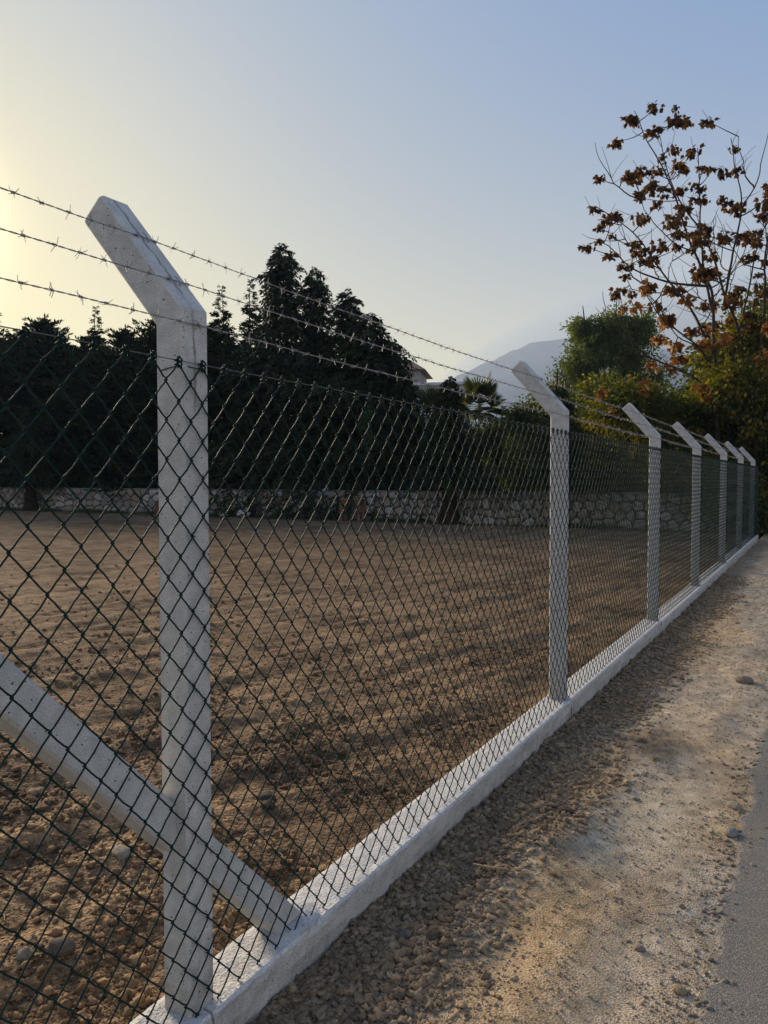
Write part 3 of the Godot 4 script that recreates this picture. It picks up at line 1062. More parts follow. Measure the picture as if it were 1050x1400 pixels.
func stone_block(poly: PackedVector2Array, rg: RandomNumberGenerator) -> ArrayMesh:
	var b := MB.new()
	var c := Vector2.ZERO
	for p in poly: c += p
	c /= poly.size()
	# soften the corners, then three rings: back, shoulder, face
	var soft := PackedVector2Array()
	for i in poly.size():
		var p := poly[i]
		var a := poly[(i + poly.size() - 1) % poly.size()]
		var d := poly[(i + 1) % poly.size()]
		soft.append(p.lerp(a, 0.24)); soft.append(p.lerp(d, 0.24))
	var proud := rg.randf_range(0.02, 0.055)
	var rings := []
	var shrink := [0.022, 0.026, 0.055]
	var depth := [-0.04, proud * 0.55, proud]
	var tilt := Vector2(rg.randf_range(-0.07, 0.07), rg.randf_range(-0.07, 0.07))
	for r in 3:
		var row := []
		for p in soft:
			var d := c - p
			var l := d.length()
			var q: Vector2 = p + d / maxf(l, 0.001) * minf(shrink[r] * rg.randf_range(0.8, 1.25), l * 0.6)
			row.append(Vector3(q.x, q.y, depth[r] + (tilt.dot(q - c) if r == 2 else 0.0)))
		rings.append(row)
	var n := soft.size()
	for r in 2:
		for k in n:
			var mid: Vector3 = (rings[r][k] + rings[r][(k + 1) % n]) * 0.5 - Vector3(c.x, c.y, depth[r])
			b.quad(rings[r][k], rings[r][(k + 1) % n], rings[r + 1][(k + 1) % n], rings[r + 1][k], mid + Vector3(0, 0, 0.03))
	var top := Vector3(c.x, c.y, proud + rg.randf_range(0.004, 0.016))
	for k in n: b.tri(top, rings[2][k], rings[2][(k + 1) % n], Vector3.BACK)
	return b.mesh()

func make_wall() -> void:
	var rg := RandomNumberGenerator.new()
	rg.seed = 15
	var x0 := -44.0
	var x1 := -0.6
	var H := 1.08
	var t := thing("stone_wall", "low rubble stone wall along the far side of the field", "wall", Vector3(0, 0, WALL_Z))
	var body := MB.new()
	body.col = Color(0.8, 0.8, 0.8)
	body.box(Vector3((x0 + x1) * 0.5, H * 0.5 - 0.15, -0.25), Vector3(x1 - x0, H + 0.3 - 0.06, 0.5), 0.02)
	put("mortar_core", body.mesh(), tinted(M.mortar, Color(0.12, 0.10, 0.08)), t)
	var cells := {}
	var all := []
	var rowsn := 4
	for r in rowsn:
		var x := x0
		while x < x1:
			var w := rg.randf_range(0.24, 0.50) if x > -22.0 else rg.randf_range(0.36, 0.66)
			var p := Vector2(x + w * 0.5, H * (r + 0.5) / rowsn + rg.randf_range(-0.075, 0.075))
			all.append(p)
			var key := int(floor(p.x))
			if not cells.has(key): cells[key] = []
			cells[key].append(p)
			x += w
	var tones := [Color(0.37, 0.345, 0.30), Color(0.31, 0.285, 0.245), Color(0.44, 0.415, 0.37), Color(0.28, 0.225, 0.175), Color(0.35, 0.285, 0.21), Color(0.24, 0.225, 0.20)]
	var mats := []
	for c in tones: mats.append(tinted(M.stone, c))
	# the stones that show largest are the ones nearest the road end
	all.sort_custom(func(a, b): return a.x > b.x)
	var rest := MB.new()
	var made := 0
	for p in all:
		var near := []
		for k in range(int(floor(p.x)) - 2, int(floor(p.x)) + 3):
			if cells.has(k): near.append_array(cells[k])
		var poly := clip_cell(p, near, Vector2(maxf(p.x - 0.6, x0), -0.06), Vector2(minf(p.x + 0.6, x1), H - 0.03))
		if poly.size() < 3: continue
		var m := stone_block(poly, rg)
		if made < 300:
			var o := put("stone", m, mats[rg.randi() % 6], t)
			o.name = "stone_%03d" % made if made > 0 else "stone"
		else:
			var a := m.surface_get_arrays(0)
			var base := rest.v.size()
			var g: Color = tones[rg.randi() % 6]
			rest.v.append_array(a[Mesh.ARRAY_VERTEX])
			rest.n.append_array(a[Mesh.ARRAY_NORMAL])
			for k in a[Mesh.ARRAY_VERTEX].size(): rest.c.append(g)
			for k in a[Mesh.ARRAY_INDEX]: rest.ix.append(k + base)
		made += 1
	if rest.v.size() > 0:
		var o := put("far_stones", rest.mesh(), M.stone, t)
		o.set_meta("kind", "stuff")
	# a rough coping of mortar
	var cp := MB.new()
	var prev := []
	var x := x0
	while x <= x1 + 0.01:
		var y := H + 0.012 * n_mid.get_noise_2d(x, 2.0)
		var row := [Vector3(x, H - 0.05, 0.03 + 0.01 * n_fine.get_noise_2d(x, 1.0)), Vector3(x, y, 0.025), Vector3(x, y + 0.015, -0.25), Vector3(x, y, -0.53), Vector3(x, H - 0.05, -0.53)]
		if prev:
			var g := 0.85 + 0.15 * n_mid.get_noise_2d(x * 0.8, 9.0)
			cp.col = Color(g, g, g)
			for k in 4: cp.quad(prev[k], prev[k + 1], row[k + 1], row[k], [Vector3.BACK, Vector3.UP, Vector3.UP, Vector3.FORWARD][k])
		prev = row
		x += 0.2
	put("coping", cp.mesh(), tinted(M.mortar, Color(0.30, 0.27, 0.23)), t)

# ------------------------------------------------------------------ trees
func trunk_mesh(h: float, r: float, rg: RandomNumberGenerator, col: Color) -> ArrayMesh:
	var b := MB.new()
	b.col = col
	var pts := PackedVector3Array()
	var rr := PackedFloat32Array()
	var bx := rg.randf_range(-0.03, 0.03)
	var bz := rg.randf_range(-0.03, 0.03)
	for k in 9:
		var t := k / 8.0
		pts.append(Vector3(bx * h * sin(t * 2.6), h * t - 0.15, bz * h * sin(t * 2.1)))
		rr.append(maxf(0.012, r * (1.0 - t * 0.93) * (1.0 + 0.5 * exp(-t * 14.0))))
	b.tube(pts, rr, 8)
	return b.mesh()

# style 0: dense cypress, tufted; 1: slim spire; 2: drooping cedar with hanging sprays
func conifer_crown(sd: int, H: float, R: float, style: int) -> ArrayMesh:
	var rg := RandomNumberGenerator.new()
	rg.seed = sd
	var b := MB.new()
	var greens := [Color(0.014, 0.024, 0.009), Color(0.022, 0.034, 0.012), Color(0.032, 0.043, 0.015), Color(0.018, 0.026, 0.011)]
	var y := 0.25
	while y < H:
		var t := y / H
		var prof: float
		if style == 0: prof = sqrt(maxf(0.0, 1.0 - pow(t, 2.4))) * (0.78 + 0.22 * sin(t * 9.0 + sd))
		elif style == 1: prof = pow(1.0 - t, 0.85) * 0.9 + 0.02
		else: prof = pow(1.0 - t, 0.66) * (0.85 + 0.25 * sin(t * 16.0 + sd))
		var L := R * maxf(prof, 0.03)
		var nb := int(clampf(4.0 + L * 4.5, 4.0, 13.0))
		if style == 1: nb = int(clampf(4.0 + L * 3.0, 4.0, 9.0))
		for k in nb:
			var a := rg.randf() * TAU
			var l := L * (rg.randf_range(0.55, 1.22) if style < 2 else rg.randf_range(0.45, 1.25))
			if style != 1 and rg.randf() < 0.15: l *= 1.45
			if l < 0.12: l = 0.12
			var rise := rg.randf_range(-0.10, 0.35)
			if style == 0: rise = rg.randf_range(0.15, 0.95)
			if style == 2: rise = rg.randf_range(-0.05, 0.35)
			var droop := 0.10 if style != 2 else 0.45
			var dir := Vector3(cos(a), rise, sin(a)).normalized()
			var steps := int(ceil(l / 0.105)) + 1
			var tone: Color = greens[rg.randi() % 4]
			for i in range(1, steps + 1):
				var u := float(i) / steps
				if u < 0.3 and l > 0.8: continue
				var p := Vector3(0, y, 0) + dir * l * u + Vector3(0, -droop * l * u * u, 0)
				var fwd := (dir + Vector3(0, -2.0 * droop * u, 0)).normalized()
				var sd2 := fwd.cross(Vector3.UP).normalized()
				var w := (1.0 - 0.55 * u)
				for s in 4:
					var sgn := 1.0 if s % 2 == 0 else -1.0
					var ln := rg.randf_range(0.14, 0.34) * (0.45 + 0.55 * w) * (0.55 if l < 0.3 else 1.0)
					var d := (fwd * rg.randf_range(0.35, 1.0) + sd2 * sgn * rg.randf_range(0.1, 1.0) + Vector3.UP * rg.randf_range(-0.5, 0.55)).normalized()
					if style == 2: d = (d + Vector3(0, rg.randf_range(-0.9, 0.05), 0)).normalized()
					if style == 0: d = (d + Vector3(0, rg.randf_range(0.0, 0.7), 0)).normalized()
					var g := rg.randf_range(0.75, 1.3)
					b.leaf(p + Vector3(rg.randf_range(-0.04, 0.04), rg.randf_range(-0.04, 0.04), rg.randf_range(-0.04, 0.04)), d, d.cross(Vector3(rg.randf_range(-1, 1), rg.randf_range(-1, 1), rg.randf_range(-1, 1))).normalized(), ln, ln * rg.randf_range(0.22, 0.4), Color(tone.r * g, tone.g * g, tone.b * g))
		y += 0.105 if style != 1 else 0.12
	if style != 1:                                     # several leading shoots make the top ragged
		for q in (9 if style == 0 else 3):
			var a := rg.randf() * TAU
			var off := R * rg.randf_range(0.15, 0.72)
			var top := H * (rg.randf_range(0.86, 1.06) - 0.30 * pow(off / R, 1.3)) if style == 0 else H * (rg.randf_range(0.84, 0.94) - 0.42 * off / R)
			var y2 := top - rg.randf_range(0.9, 1.8)
			var y0 := y2
			var base := Vector3(cos(a), 0, sin(a)) * off
			while y2 < top:
				var u := (y2 - y0) / (top - y0)
				for k in 7:
					var aa := rg.randf() * TAU
					var L := (0.55 * (1.0 - u) + 0.05) * rg.randf_range(0.5, 1.3)
					var d := Vector3(cos(aa), rg.randf_range(-0.25, 0.6), sin(aa)).normalized()
					for i in range(1, int(L / 0.11) + 2):
						var g := rg.randf_range(0.7, 1.3)
						var tone: Color = greens[rg.randi() % 4]
						var dd := (d + Vector3(rg.randf_range(-0.5, 0.5), rg.randf_range(-0.5, 0.4), rg.randf_range(-0.5, 0.5))).normalized()
						var ln := rg.randf_range(0.10, 0.24)
						b.leaf(base + Vector3(0, y2, 0) + d * 0.11 * i, dd, dd.cross(Vector3(rg.randf_range(-1, 1), rg.randf_range(-1, 1), rg.randf_range(-1, 1))).normalized(), ln, ln * 0.3, Color(tone.r * g, tone.g * g, tone.b * g))
				y2 += 0.075
	return b.mesh()

func make_conifers() -> void:
	var rg := RandomNumberGenerator.new()
	rg.seed = 61
	var protos := []
	for a in [[21, 8.6, 2.6, 0], [22, 8.4, 2.8, 0], [23, 9.6, 1.9, 1], [24, 10.6, 3.1, 2], [25, 7.0, 3.0, 2]]:
		protos.append([a[1], conifer_crown(a[0], a[1], a[2], a[3]), trunk_mesh(a[1] * 0.97, 0.16, rg, Color(0.6, 0.5, 0.4))])
	var barkm := tinted(M.bark, Color(0.075, 0.058, 0.045))
	# x, z, height, kind, width, label
	var list := [
		[-38.66, -25.5, 10.6, 1, 1.25, "broad tufted evergreen at the far left of the tree row, against the glow"],
		[-36.9, -27.2, 9.6, 0, 1.1, "dark evergreen beside the broad tufted one at the left"],
		[-33.8, -26.0, 9.7, 0, 1.15, "rounded evergreen with two tufted heads left of the slim spire"],
		[-35.4, -28.6, 9.0, 1, 1.2, "low dark evergreen filling in behind the rounded evergreen"],
		[-32.0, -28.0, 10.6, 2, 0.95, "slim pointed conifer alone above the left tree row"],
		[-30.6, -26.6, 8.6, 1, 1.1, "low ragged evergreen just right of the slim pointed conifer"],
		[-27.84, -26.0, 8.6, 0, 1.1, "dense evergreen left of the nearest post arm"],
		[-27.3, -28.2, 9.3, 1, 1.1, "tufted evergreen showing behind the dense one by the post"],
		[-25.0, -26.0, 8.8, 0, 1.15, "dense evergreen hidden mostly by the nearest post"],
		[-25.4, -28.4, 9.7, 2, 1.0, "pointed conifer right behind the nearest post"],
		[-23.4, -28.0, 10.6, 2, 0.95, "first of three thin conifer tips right of the nearest post"],
		[-22.4, -29.0, 11.0, 2, 0.95, "middle and tallest of three thin conifer tips"],
		[-20.9, -28.4, 10.5, 2, 0.9, "third thin conifer tip beside the tall drooping cedar"],
		[-22.0, -26.0, 8.2, 1, 1.15, "dark bushy evergreen below the three thin tips"],
		[-18.3, -26.0, 11.3, 3, 1.05, "tallest drooping cedar with a leaning top in the row"],
		[-17.1, -26.6, 10.3, 3, 1.0, "second drooping cedar leaning right of the tallest"],
		[-15.2, -26.2, 9.1, 3, 1.15, "drooping cedar of middle height, third from the tallest"],
		[-14.0, -25.9, 7.9, 4, 1.15, "shorter cedar stepping down towards the palms"],
		[-13.2, -26.2, 6.8, 4, 0.95, "low cedar next to last before the palms"],
		[-12.3, -25.6, 5.6, 4, 0.75, "lowest cedar at the right end of the evergreen row"],
		[-19.6, -25.3, 6.4, 4, 1.05, "squat dark evergreen in front of the tallest cedar"],
		[-16.2, -25.2, 5.8, 4, 1.05, "squat dark evergreen below the second cedar"],
		[-29.4, -25.3, 6.6, 1, 1.2, "squat dark evergreen by the wall at the left"],
	]
	for a in list:
		var pr = protos[a[3]]
		var t := thing("evergreen_tree", a[5], "tree", Vector3(a[0], 0, a[1]), rg.randf() * TAU, "evergreen trees behind the stone wall")
		var s: float = a[2] / pr[0]
		var c := put("crown", pr[1], M.needle, t)
		c.scale = Vector3(s * a[4], s, s * a[4])
		var k := put("trunk", pr[2], barkm, t)
		k.scale = Vector3(s, s, s)
	# bare trunks that stand in front of the wall
	for a in [[-30.7, -23.0, 0.30, "dark tree trunk before the wall at the far left"], [-9.24, -23.0, 0.30, "dark flared tree trunk before the wall below the palms"], [-5.6, -23.05, 0.16, "thin dark trunk before the wall beside the second post"]]:
		var t := thing("evergreen_tree", a[3], "tree", Vector3(a[0], 0, a[1]), 0.0, "evergreen trees behind the stone wall")
		var tb := trunk_mesh(5.0, a[2], rg, Color(0.6, 0.5, 0.4))
		put("trunk", tb, barkm, t)
		var c := put("crown", protos[4][1], M.needle, t)
		c.scale = Vector3(0.5, 0.5, 0.5)
		c.position.y = 1.35
		if a[2] < 0.2: c.scale = Vector3(0.45, 0.42, 0.45)

# a leafy crown: clumps of leaves spread through lobes
func leafy_crown(sd: int, lobes: Array, leaves: int, size: float, cols: Array, droop: float, shell := 0.55) -> ArrayMesh:
	var rg := RandomNumberGenerator.new()
	rg.seed = sd
	var b := MB.new()
	var per := leaves / lobes.size()
	for lo in lobes:
		var c: Vector3 = lo[0]
		var r: Vector3 = lo[1]
		var clumps := maxi(6, per / 42)
		for k in clumps:
			var d := Vector3(rg.randfn(), rg.randfn(), rg.randfn()).normalized()
			var q := c + d * r * pow(rg.randf(), 0.4) * rg.randf_range(shell, 1.12)
			var cr := rg.randf_range(0.16, 0.42) * (0.5 + 0.2 * r.length())
			var tone: Color = cols[rg.randi() % cols.size()]
			for i in per / clumps:
				var e := Vector3(rg.randfn(), rg.randfn() * 0.8, rg.randfn()) * cr * 0.6
				var dd := (e.normalized() * 0.8 + d * 0.5 + Vector3(rg.randf_range(-0.5, 0.5), rg.randf_range(-0.6, 0.4) - droop, rg.randf_range(-0.5, 0.5))).normalized()
				var g := rg.randf_range(0.7, 1.35)
				var l := size * rg.randf_range(0.6, 1.3)
				b.leaf(q + e, dd, dd.cross(Vector3(rg.randf_range(-1, 1), rg.randf_range(-0.3, 0.3), rg.randf_range(-1, 1))).normalized(), l, l * 0.55, Color(tone.r * g, tone.g * g, tone.b * g))
	return b.mesh()

func limbs_mesh(h: float, r: float, rg: RandomNumberGenerator, lobes: Array) -> ArrayMesh:
	var b := MB.new()
	b.col = Color(0.7, 0.6, 0.5)
	var fork := Vector3(0, h * 0.35, 0)
	b.tube(PackedVector3Array([Vector3(0, -0.2, 0), Vector3(0.03, h * 0.15, 0.02), fork]), PackedFloat32Array([r * 1.3, r, r * 0.85]), 8)
	for lo in lobes:
		var e: Vector3 = lo[0]
		var m := fork.lerp(e, 0.5) + Vector3(rg.randf_range(-0.15, 0.15), 0.1, rg.randf_range(-0.15, 0.15))
		b.tube(PackedVector3Array([fork - Vector3(0, 0.1, 0), m, e, e + (e - m) * 0.5]), PackedFloat32Array([r * 0.6, r * 0.4, r * 0.22, r * 0.08]), 6)
	return b.mesh()

func make_broadleaf() -> void:
	var rg := RandomNumberGenerator.new()
	rg.seed = 88
	var barkm := tinted(M.bark, Color(0.10, 0.08, 0.06))
	# the round green tree farther off
	var lob := []
	for a in [[0, 8.2, 0, 1.9, 1.7, 1.8], [-1.4, 7.0, 0.4, 1.5, 1.6, 1.6], [1.5, 7.6, -0.3, 1.7, 1.8, 1.6], [0.6, 9.3, 0.2, 1.4, 1.3, 1.4], [-1.9, 5.4, 0, 1.2, 1.4, 1.3], [2.4, 6.0, 0.5, 1.5, 1.6, 1.4], [0.3, 5.6, 0.6, 1.8, 1.6, 1.6], [-0.9, 9.2, -0.4, 1.1, 1.1, 1.1], [2.2, 9.2, 0.0, 1.2, 1.2, 1.2]]:
		lob.append([Vector3(a[0], a[1], a[2]), Vector3(a[3], a[4], a[5])])
	var t := thing("round_tree", "round soft green tree standing beyond the hedge before the hill", "tree", Vector3(-9.9, 0.9, -45.45), 0.52)
	put("crown", leafy_crown(5, lob, 52000, 0.15, [Color(0.095, 0.125, 0.038), Color(0.125, 0.155, 0.045), Color(0.07, 0.095, 0.034)], 0.3, 0.3), M.leaf, t)
	put("trunk", limbs_mesh(8.0, 0.28, rg, lob), barkm, t)
	# bushes: three kinds, used again at several sizes
	var protos := []
	var dark := [Color(0.042, 0.058, 0.022), Color(0.058, 0.076, 0.028), Color(0.078, 0.096, 0.032)]
	var vine := [Color(0.070, 0.088, 0.024), Color(0.115, 0.122, 0.026), Color(0.19, 0.155, 0.030), Color(0.048, 0.064, 0.024)]
	for k in 4:
		var l2 := []
		for j in 9:
			var a := TAU * j / 7.0 + k
			var hh := 0.55 + 0.36 * j
			l2.append([Vector3(cos(a) * rg.randf_range(0.4, 1.0), hh, sin(a) * rg.randf_range(0.4, 1.0)), Vector3(rg.randf_range(0.7, 1.1), rg.randf_range(0.6, 0.9), rg.randf_range(0.7, 1.1))])
		protos.append([leafy_crown(40 + k, l2, 24000, 0.115, vine if k >= 2 else dark, 0.35, 0.4), limbs_mesh(4.0, 0.09, rg, l2)])
	# x, z, height, width factor, kind, label
	var list := [
		[-10.6, -27.7, 3.9, 0.85, 0, "dark bush behind the wall just below the fan palm"],
		[-10.2, -31.4, 4.9, 1.0, 1, "dark bush rising behind the wall left of the second post"],
		[-9.1, -32.0, 5.4, 0.9, 0, "taller dark bush behind the second post's arm"],
		[-8.6, -30.0, 4.5, 1.0, 1, "dark bush behind the wall right of the second post"],
		[-9.0, -36.5, 6.4, 0.7, 0, "dark bush at the left foot of the round tree"],
		[-6.9, -27.2, 4.0, 1.1, 0, "dark hedge bush above the wall between second and third posts"],
		[-5.2, -26.9, 4.6, 1.0, 2, "yellow-green leafy bush left of the brown-leaved tree"],
		[-4.3, -25.6, 4.0, 1.0, 1, "dark hedge bush behind the third post"],
		[-3.4, -24.9, 5.0, 0.95, 2, "yellow-green vine thicket at the foot of the brown-leaved tree"],
		[-2.3, -24.6, 4.2, 0.9, 0, "dark thicket behind the fourth post"],
		[-1.6, -25.6, 5.9, 0.9, 3, "tall olive-green thicket behind the brown-leaved tree"],
		[-0.6, -24.8, 4.4, 0.9, 1, "dark thicket behind the fifth post"],
		[0.1, -26.6, 6.7, 0.9, 3, "tall vine-covered thicket right of the brown-leaved tree"],
		[0.9, -24.6, 4.6, 0.9, 0, "dark thicket at the end of the dirt verge"],
		[1.9, -26.0, 6.8, 1.0, 1, "dark tall bush at the right beyond the road end"],
		[-4.6, -29.6, 5.2, 0.9, 3, "olive-green bush farther back between round tree and thicket"],
		[-0.9, -31.5, 8.9, 0.75, 0, "tall dark evergreen bush farthest back on the right"],
		[1.6, -30.5, 9.4, 0.8, 1, "tallest dark bush back at the right edge"],
		[-2.6, -30.5, 6.2, 0.8, 0, "dark bush farther back behind the olive thicket"],
		[-0.3, -23.7, 5.0, 0.85, 3, "olive-green vine bush in front, at the far end of the fence"],
		[-2.0, -23.9, 4.3, 0.8, 2, "low yellow-green vine bush under the brown-leaved tree's trunk"],
		[1.1, -25.3, 6.6, 0.85, 3, "tall olive-green vine bush at the end of the verge"],
		[3.4, -24.9, 5.5, 1.0, 0, "dark bush beside the road beyond the verge"],
		[-12.6, -27.2, 3.6, 0.9, 1, "dark low bush behind the wall below the last cedar"],
	]
	for a in list:
		var pr = protos[a[4]]
		var o := thing("bush", a[5], "bush", Vector3(a[0], -0.05, a[1]), rg.randf() * TAU, "bushes and thicket beyond the fence")
		var s: float = a[2] / 4.1
		var w: float = s * a[3] * 1.05
		var c := put("crown", pr[0], M.leaf, o)
		c.scale = Vector3(w, s, w)
		var k := put("stem", pr[1], barkm, o)
		k.scale = Vector3(w, s, w)

func make_brown_tree() -> void:
	var rg := RandomNumberGenerator.new()
	rg.seed = 1234
	# its own axes: X to the right of the picture, Y up, Z towards the viewer
	var t := thing("brown_leaved_tree", "tall thin-limbed tree with sparse rust-brown leaves above the thicket", "tree", Vector3(-1.15, 0, -23.88), deg_to_rad(YAW))
	var barkm := tinted(M.bark, Color(0.13, 0.105, 0.085))
	# main stems: lists of (X, Y, Z)
	var stems := [
		[[-0.1, 0, 0], [-0.15, 3.0, 0.1], [-0.31, 5.2, 0.1], [-0.40, 6.6, 0.15], [-0.71, 7.3, 0.2], [-1.21, 8.4, 0.3], [-1.78, 10.0, 0.2], [-2.32, 11.0, 0.1], [-2.65, 11.75, 0.1]],
		[[-0.40, 6.3, 0.15], [-0.55, 7.6, -0.2], [-0.62, 9.0, -0.3], [-0.65, 10.2, -0.3], [-0.7, 10.9, -0.3]],
		[[0.1, 0, -0.2], [0.35, 4.0, -0.2], [0.55, 5.7, -0.3], [0.17, 6.9, -0.4], [-0.35, 8.4, -0.5], [-1.1, 9.5, -0.5], [-1.5, 10.4, -0.5], [-1.7, 11.3, -0.5]],
		[[0.17, 6.5, -0.4], [0.28, 7.8, -0.2], [0.45, 9.2, 0.0], [0.2, 10.4, 0.0], [0.05, 11.0, 0.1]],
		[[0.4, 0, 0.3], [0.8, 4.0, 0.3], [1.0, 6.2, 0.3], [0.95, 7.6, 0.4], [1.15, 9.0, 0.5], [1.4, 10.0, 0.5], [1.55, 10.5, 0.5]],
		[[0.7, 3.5, 0.2], [1.3, 5.6, 0.0], [1.75, 7.0, -0.2], [1.95, 8.6, -0.3], [2.1, 9.7, -0.3]],
		[[-0.31, 5.0, 0.1], [-1.0, 6.0, 0.5], [-1.9, 7.0, 0.7], [-2.9, 8.2, 0.8], [-3.9, 8.9, 0.8]],
		[[-0.5, 6.9, 0.2], [-1.5, 7.1, -0.2], [-2.5, 7.6, -0.5], [-3.2, 8.3, -0.6], [-3.7, 8.3, -0.6]],
		[[-0.25, 4.3, 0.1], [-1.0, 5.0, 0.9], [-1.8, 5.6, 1.0], [-2.5, 6.4, 1.1], [-3.0, 6.6, 1.1]],
		[[-0.2, 3.6, 0.1], [-1.2, 4.2, 1.1], [-2.2, 4.6, 1.3], [-3.2, 4.9, 1.4]],
		[[0.4, 5.0, -0.3], [1.1, 7.0, -0.9], [1.6, 8.8, -1.2], [2.6, 10.0, -1.2]],
		[[1.3, 5.6, 0.0], [2.3, 6.6, 0.4], [3.1, 7.8, 0.5], [3.6, 9.2, 0.5]],
	]
	var skel := []                              # points that twigs may start from
	var w := MB.new()
	w.col = Color(0.8, 0.75, 0.7)
	for s in stems:
		var pts := PackedVector3Array()
		var rr := PackedFloat32Array()
		var n: int = s.size()
		var base: float = 0.085 if s[0][1] < 1.0 else 0.042
		var cu := Curve3D.new()
		for k in n:
			var p := Vector3(s[k][0], s[k][1], s[k][2])
			var pa := Vector3(s[maxi(k - 1, 0)][0], s[maxi(k - 1, 0)][1], s[maxi(k - 1, 0)][2])
			var pb := Vector3(s[mini(k + 1, n - 1)][0], s[mini(k + 1, n - 1)][1], s[mini(k + 1, n - 1)][2])
			cu.add_point(p, (pa - pb) * 0.16, (pb - pa) * 0.16)
		var L := cu.get_baked_length()
		var steps := int(L / 0.16) + 2
		for k in steps + 1:
			var u := float(k) / steps
			var p := cu.sample_baked(u * L) + Vector3(n_mid.get_noise_2d(u * L * 0.6, base * 90.0 + s[0][0] * 9.0), 0, n_mid.get_noise_2d(u * L * 0.6 + 30.0, s[0][0] * 9.0)) * 0.05
			pts.append(p)
			rr.append(lerpf(base, 0.010, pow(u, 0.8)))
			if p.y > 3.4: skel.append(p)
		w.tube(pts, rr, 7)
	for k in 44:                                   # side branches that sweep up and outwards
		var q: Vector3 = skel[rg.randi() % skel.size()]
		if q.y < 4.6 or q.y > 9.6: continue
		var a := rg.randf() * TAU
		var L := rg.randf_range(0.9, 2.3)
		var out := Vector3(cos(a), 0, sin(a) * 0.8)
		var pts := PackedVector3Array()
		var rr := PackedFloat32Array()
		for j in 12:
			var u := j / 11.0
			var p := q + out * L * 0.75 * sin(u * 1.35) + Vector3(0, L * (0.25 * u + 0.6 * u * u), 0) + Vector3(n_mid.get_noise_2d(u * 2.0, k * 3.0), 0, n_mid.get_noise_2d(u * 2.0, k * 3.0 + 50.0)) * 0.10
			pts.append(p)
			rr.append(lerpf(0.022, 0.007, u))
			if j > 3: skel.append(p)
		w.tube(pts, rr, 6)
	put("trunk", w.mesh(), barkm, t)
	# where leaf clusters hang: some from the picture's outline, more at random round the twigs
	var spots := []
	for a in [[-2.66, 11.75], [-2.85, 11.4], [-2.2, 11.7], [-1.75, 11.55], [-1.75, 11.2], [-1.3, 11.0], [-1.0, 11.0], [-1.6, 10.75], [-2.15, 10.55], [-2.0, 10.3], [-0.7, 10.3], [-0.2, 10.4], [0.32, 10.25], [-1.5, 10.2], [-1.3, 9.9], [-3.0, 9.75], [-2.75, 9.8], [-2.2, 9.7], [-1.9, 9.5], [-2.5, 9.4], [-3.0, 9.15], [-0.6, 9.6], [0.0, 9.45], [0.45, 9.3], [0.8, 9.5], [1.2, 10.2], [1.1, 9.3], [-3.85, 8.9], [-3.4, 8.85], [-3.6, 8.6], [-2.2, 9.1], [-2.2, 8.5], [-0.1, 8.8], [0.1, 8.4], [-1.0, 8.3], [-1.3, 8.1], [-3.7, 8.1], [-3.5, 8.05], [-2.9, 8.15], [-2.6, 7.7], [-2.85, 7.4], [-2.4, 7.4], [-3.0, 7.1], [-3.0, 6.8], [-2.2, 7.8], [-1.8, 8.0], [-2.9, 6.35], [-2.4, 6.45], [-1.6, 6.6], [-1.3, 6.2], [-2.0, 5.8], [-1.5, 5.6], [-1.0, 5.7], [-1.5, 5.2], [-1.25, 5.0], [-2.2, 4.7], [-3.3, 4.1], [-2.4, 4.2], [-3.1, 3.5], [-2.0, 4.0], [0.3, 7.6], [0.9, 8.2], [1.3, 8.4], [0.6, 7.0], [0.2, 6.1], [0.8, 6.3], [1.2, 7.2], [1.4, 6.4], [-0.6, 7.6], [-0.9, 7.0], [0.7, 5.6], [1.2, 5.4], [0.5, 5.2], [1.0, 4.9], [-0.4, 5.3]]:
		spots.append(Vector3(a[0], a[1], rg.randf_range(-1.3, 1.3)))
	for k in 80:
		spots.append(skel[rg.randi() % skel.size()] + Vector3(rg.randfn(0, 0.5), rg.randfn(0.1, 0.4), rg.randfn(0, 0.6)))
	for k in 60:
		spots.append(Vector3(rg.randf_range(1.2, 4.2), rg.randf_range(5.0, 10.2), rg.randf_range(-1.4, 1.4)))
	# leaf clusters: five kinds, in brown, rust, orange and olive
	var clusters := []
	var tones := [[Color(0.125, 0.060, 0.027), Color(0.16, 0.078, 0.032), Color(0.09, 0.045, 0.022)], [Color(0.29, 0.13, 0.04), Color(0.20, 0.09, 0.032), Color(0.31, 0.15, 0.045)], [Color(0.40, 0.27, 0.045), Color(0.24, 0.20, 0.045), Color(0.34, 0.15, 0.04)]]
	for k in 9:
		var b := MB.new()
		var tn: Array = tones[k / 3]
		for i in rg.randi_range(17, 28):
			var a := rg.randf() * TAU
			var root := Vector3(rg.randf_range(-0.12, 0.12), rg.randf_range(-0.10, 0.10), rg.randf_range(-0.12, 0.12))
			var d := Vector3(cos(a), rg.randf_range(-2.2, 0.3), sin(a)).normalized()
			var s := d.cross(Vector3(rg.randfn(), rg.randfn(), rg.randfn())).normalized()
			var tone: Color = tn[rg.randi() % 3]
			var g := rg.randf_range(0.7, 1.3)
			tone = Color(tone.r * g, tone.g * g, tone.b * g)
			var l := rg.randf_range(0.11, 0.23)
			# a lobed leaf: three blades from one stalk
			b.leaf(root + d * 0.05, d, s, l, l * 0.62, tone)
			if rg.randf() < 0.2: continue
			b.leaf(root + d * 0.06, (d + s * 0.75).normalized(), (s - d * 0.75).normalized(), l * 0.68, l * 0.40, tone)
			b.leaf(root + d * 0.06, (d - s * 0.75).normalized(), (s + d * 0.75).normalized(), l * 0.68, l * 0.40, tone)
		clusters.append(b.mesh())
	var tw := MB.new()
	tw.col = Color(0.75, 0.65, 0.55)
	var nc := 0
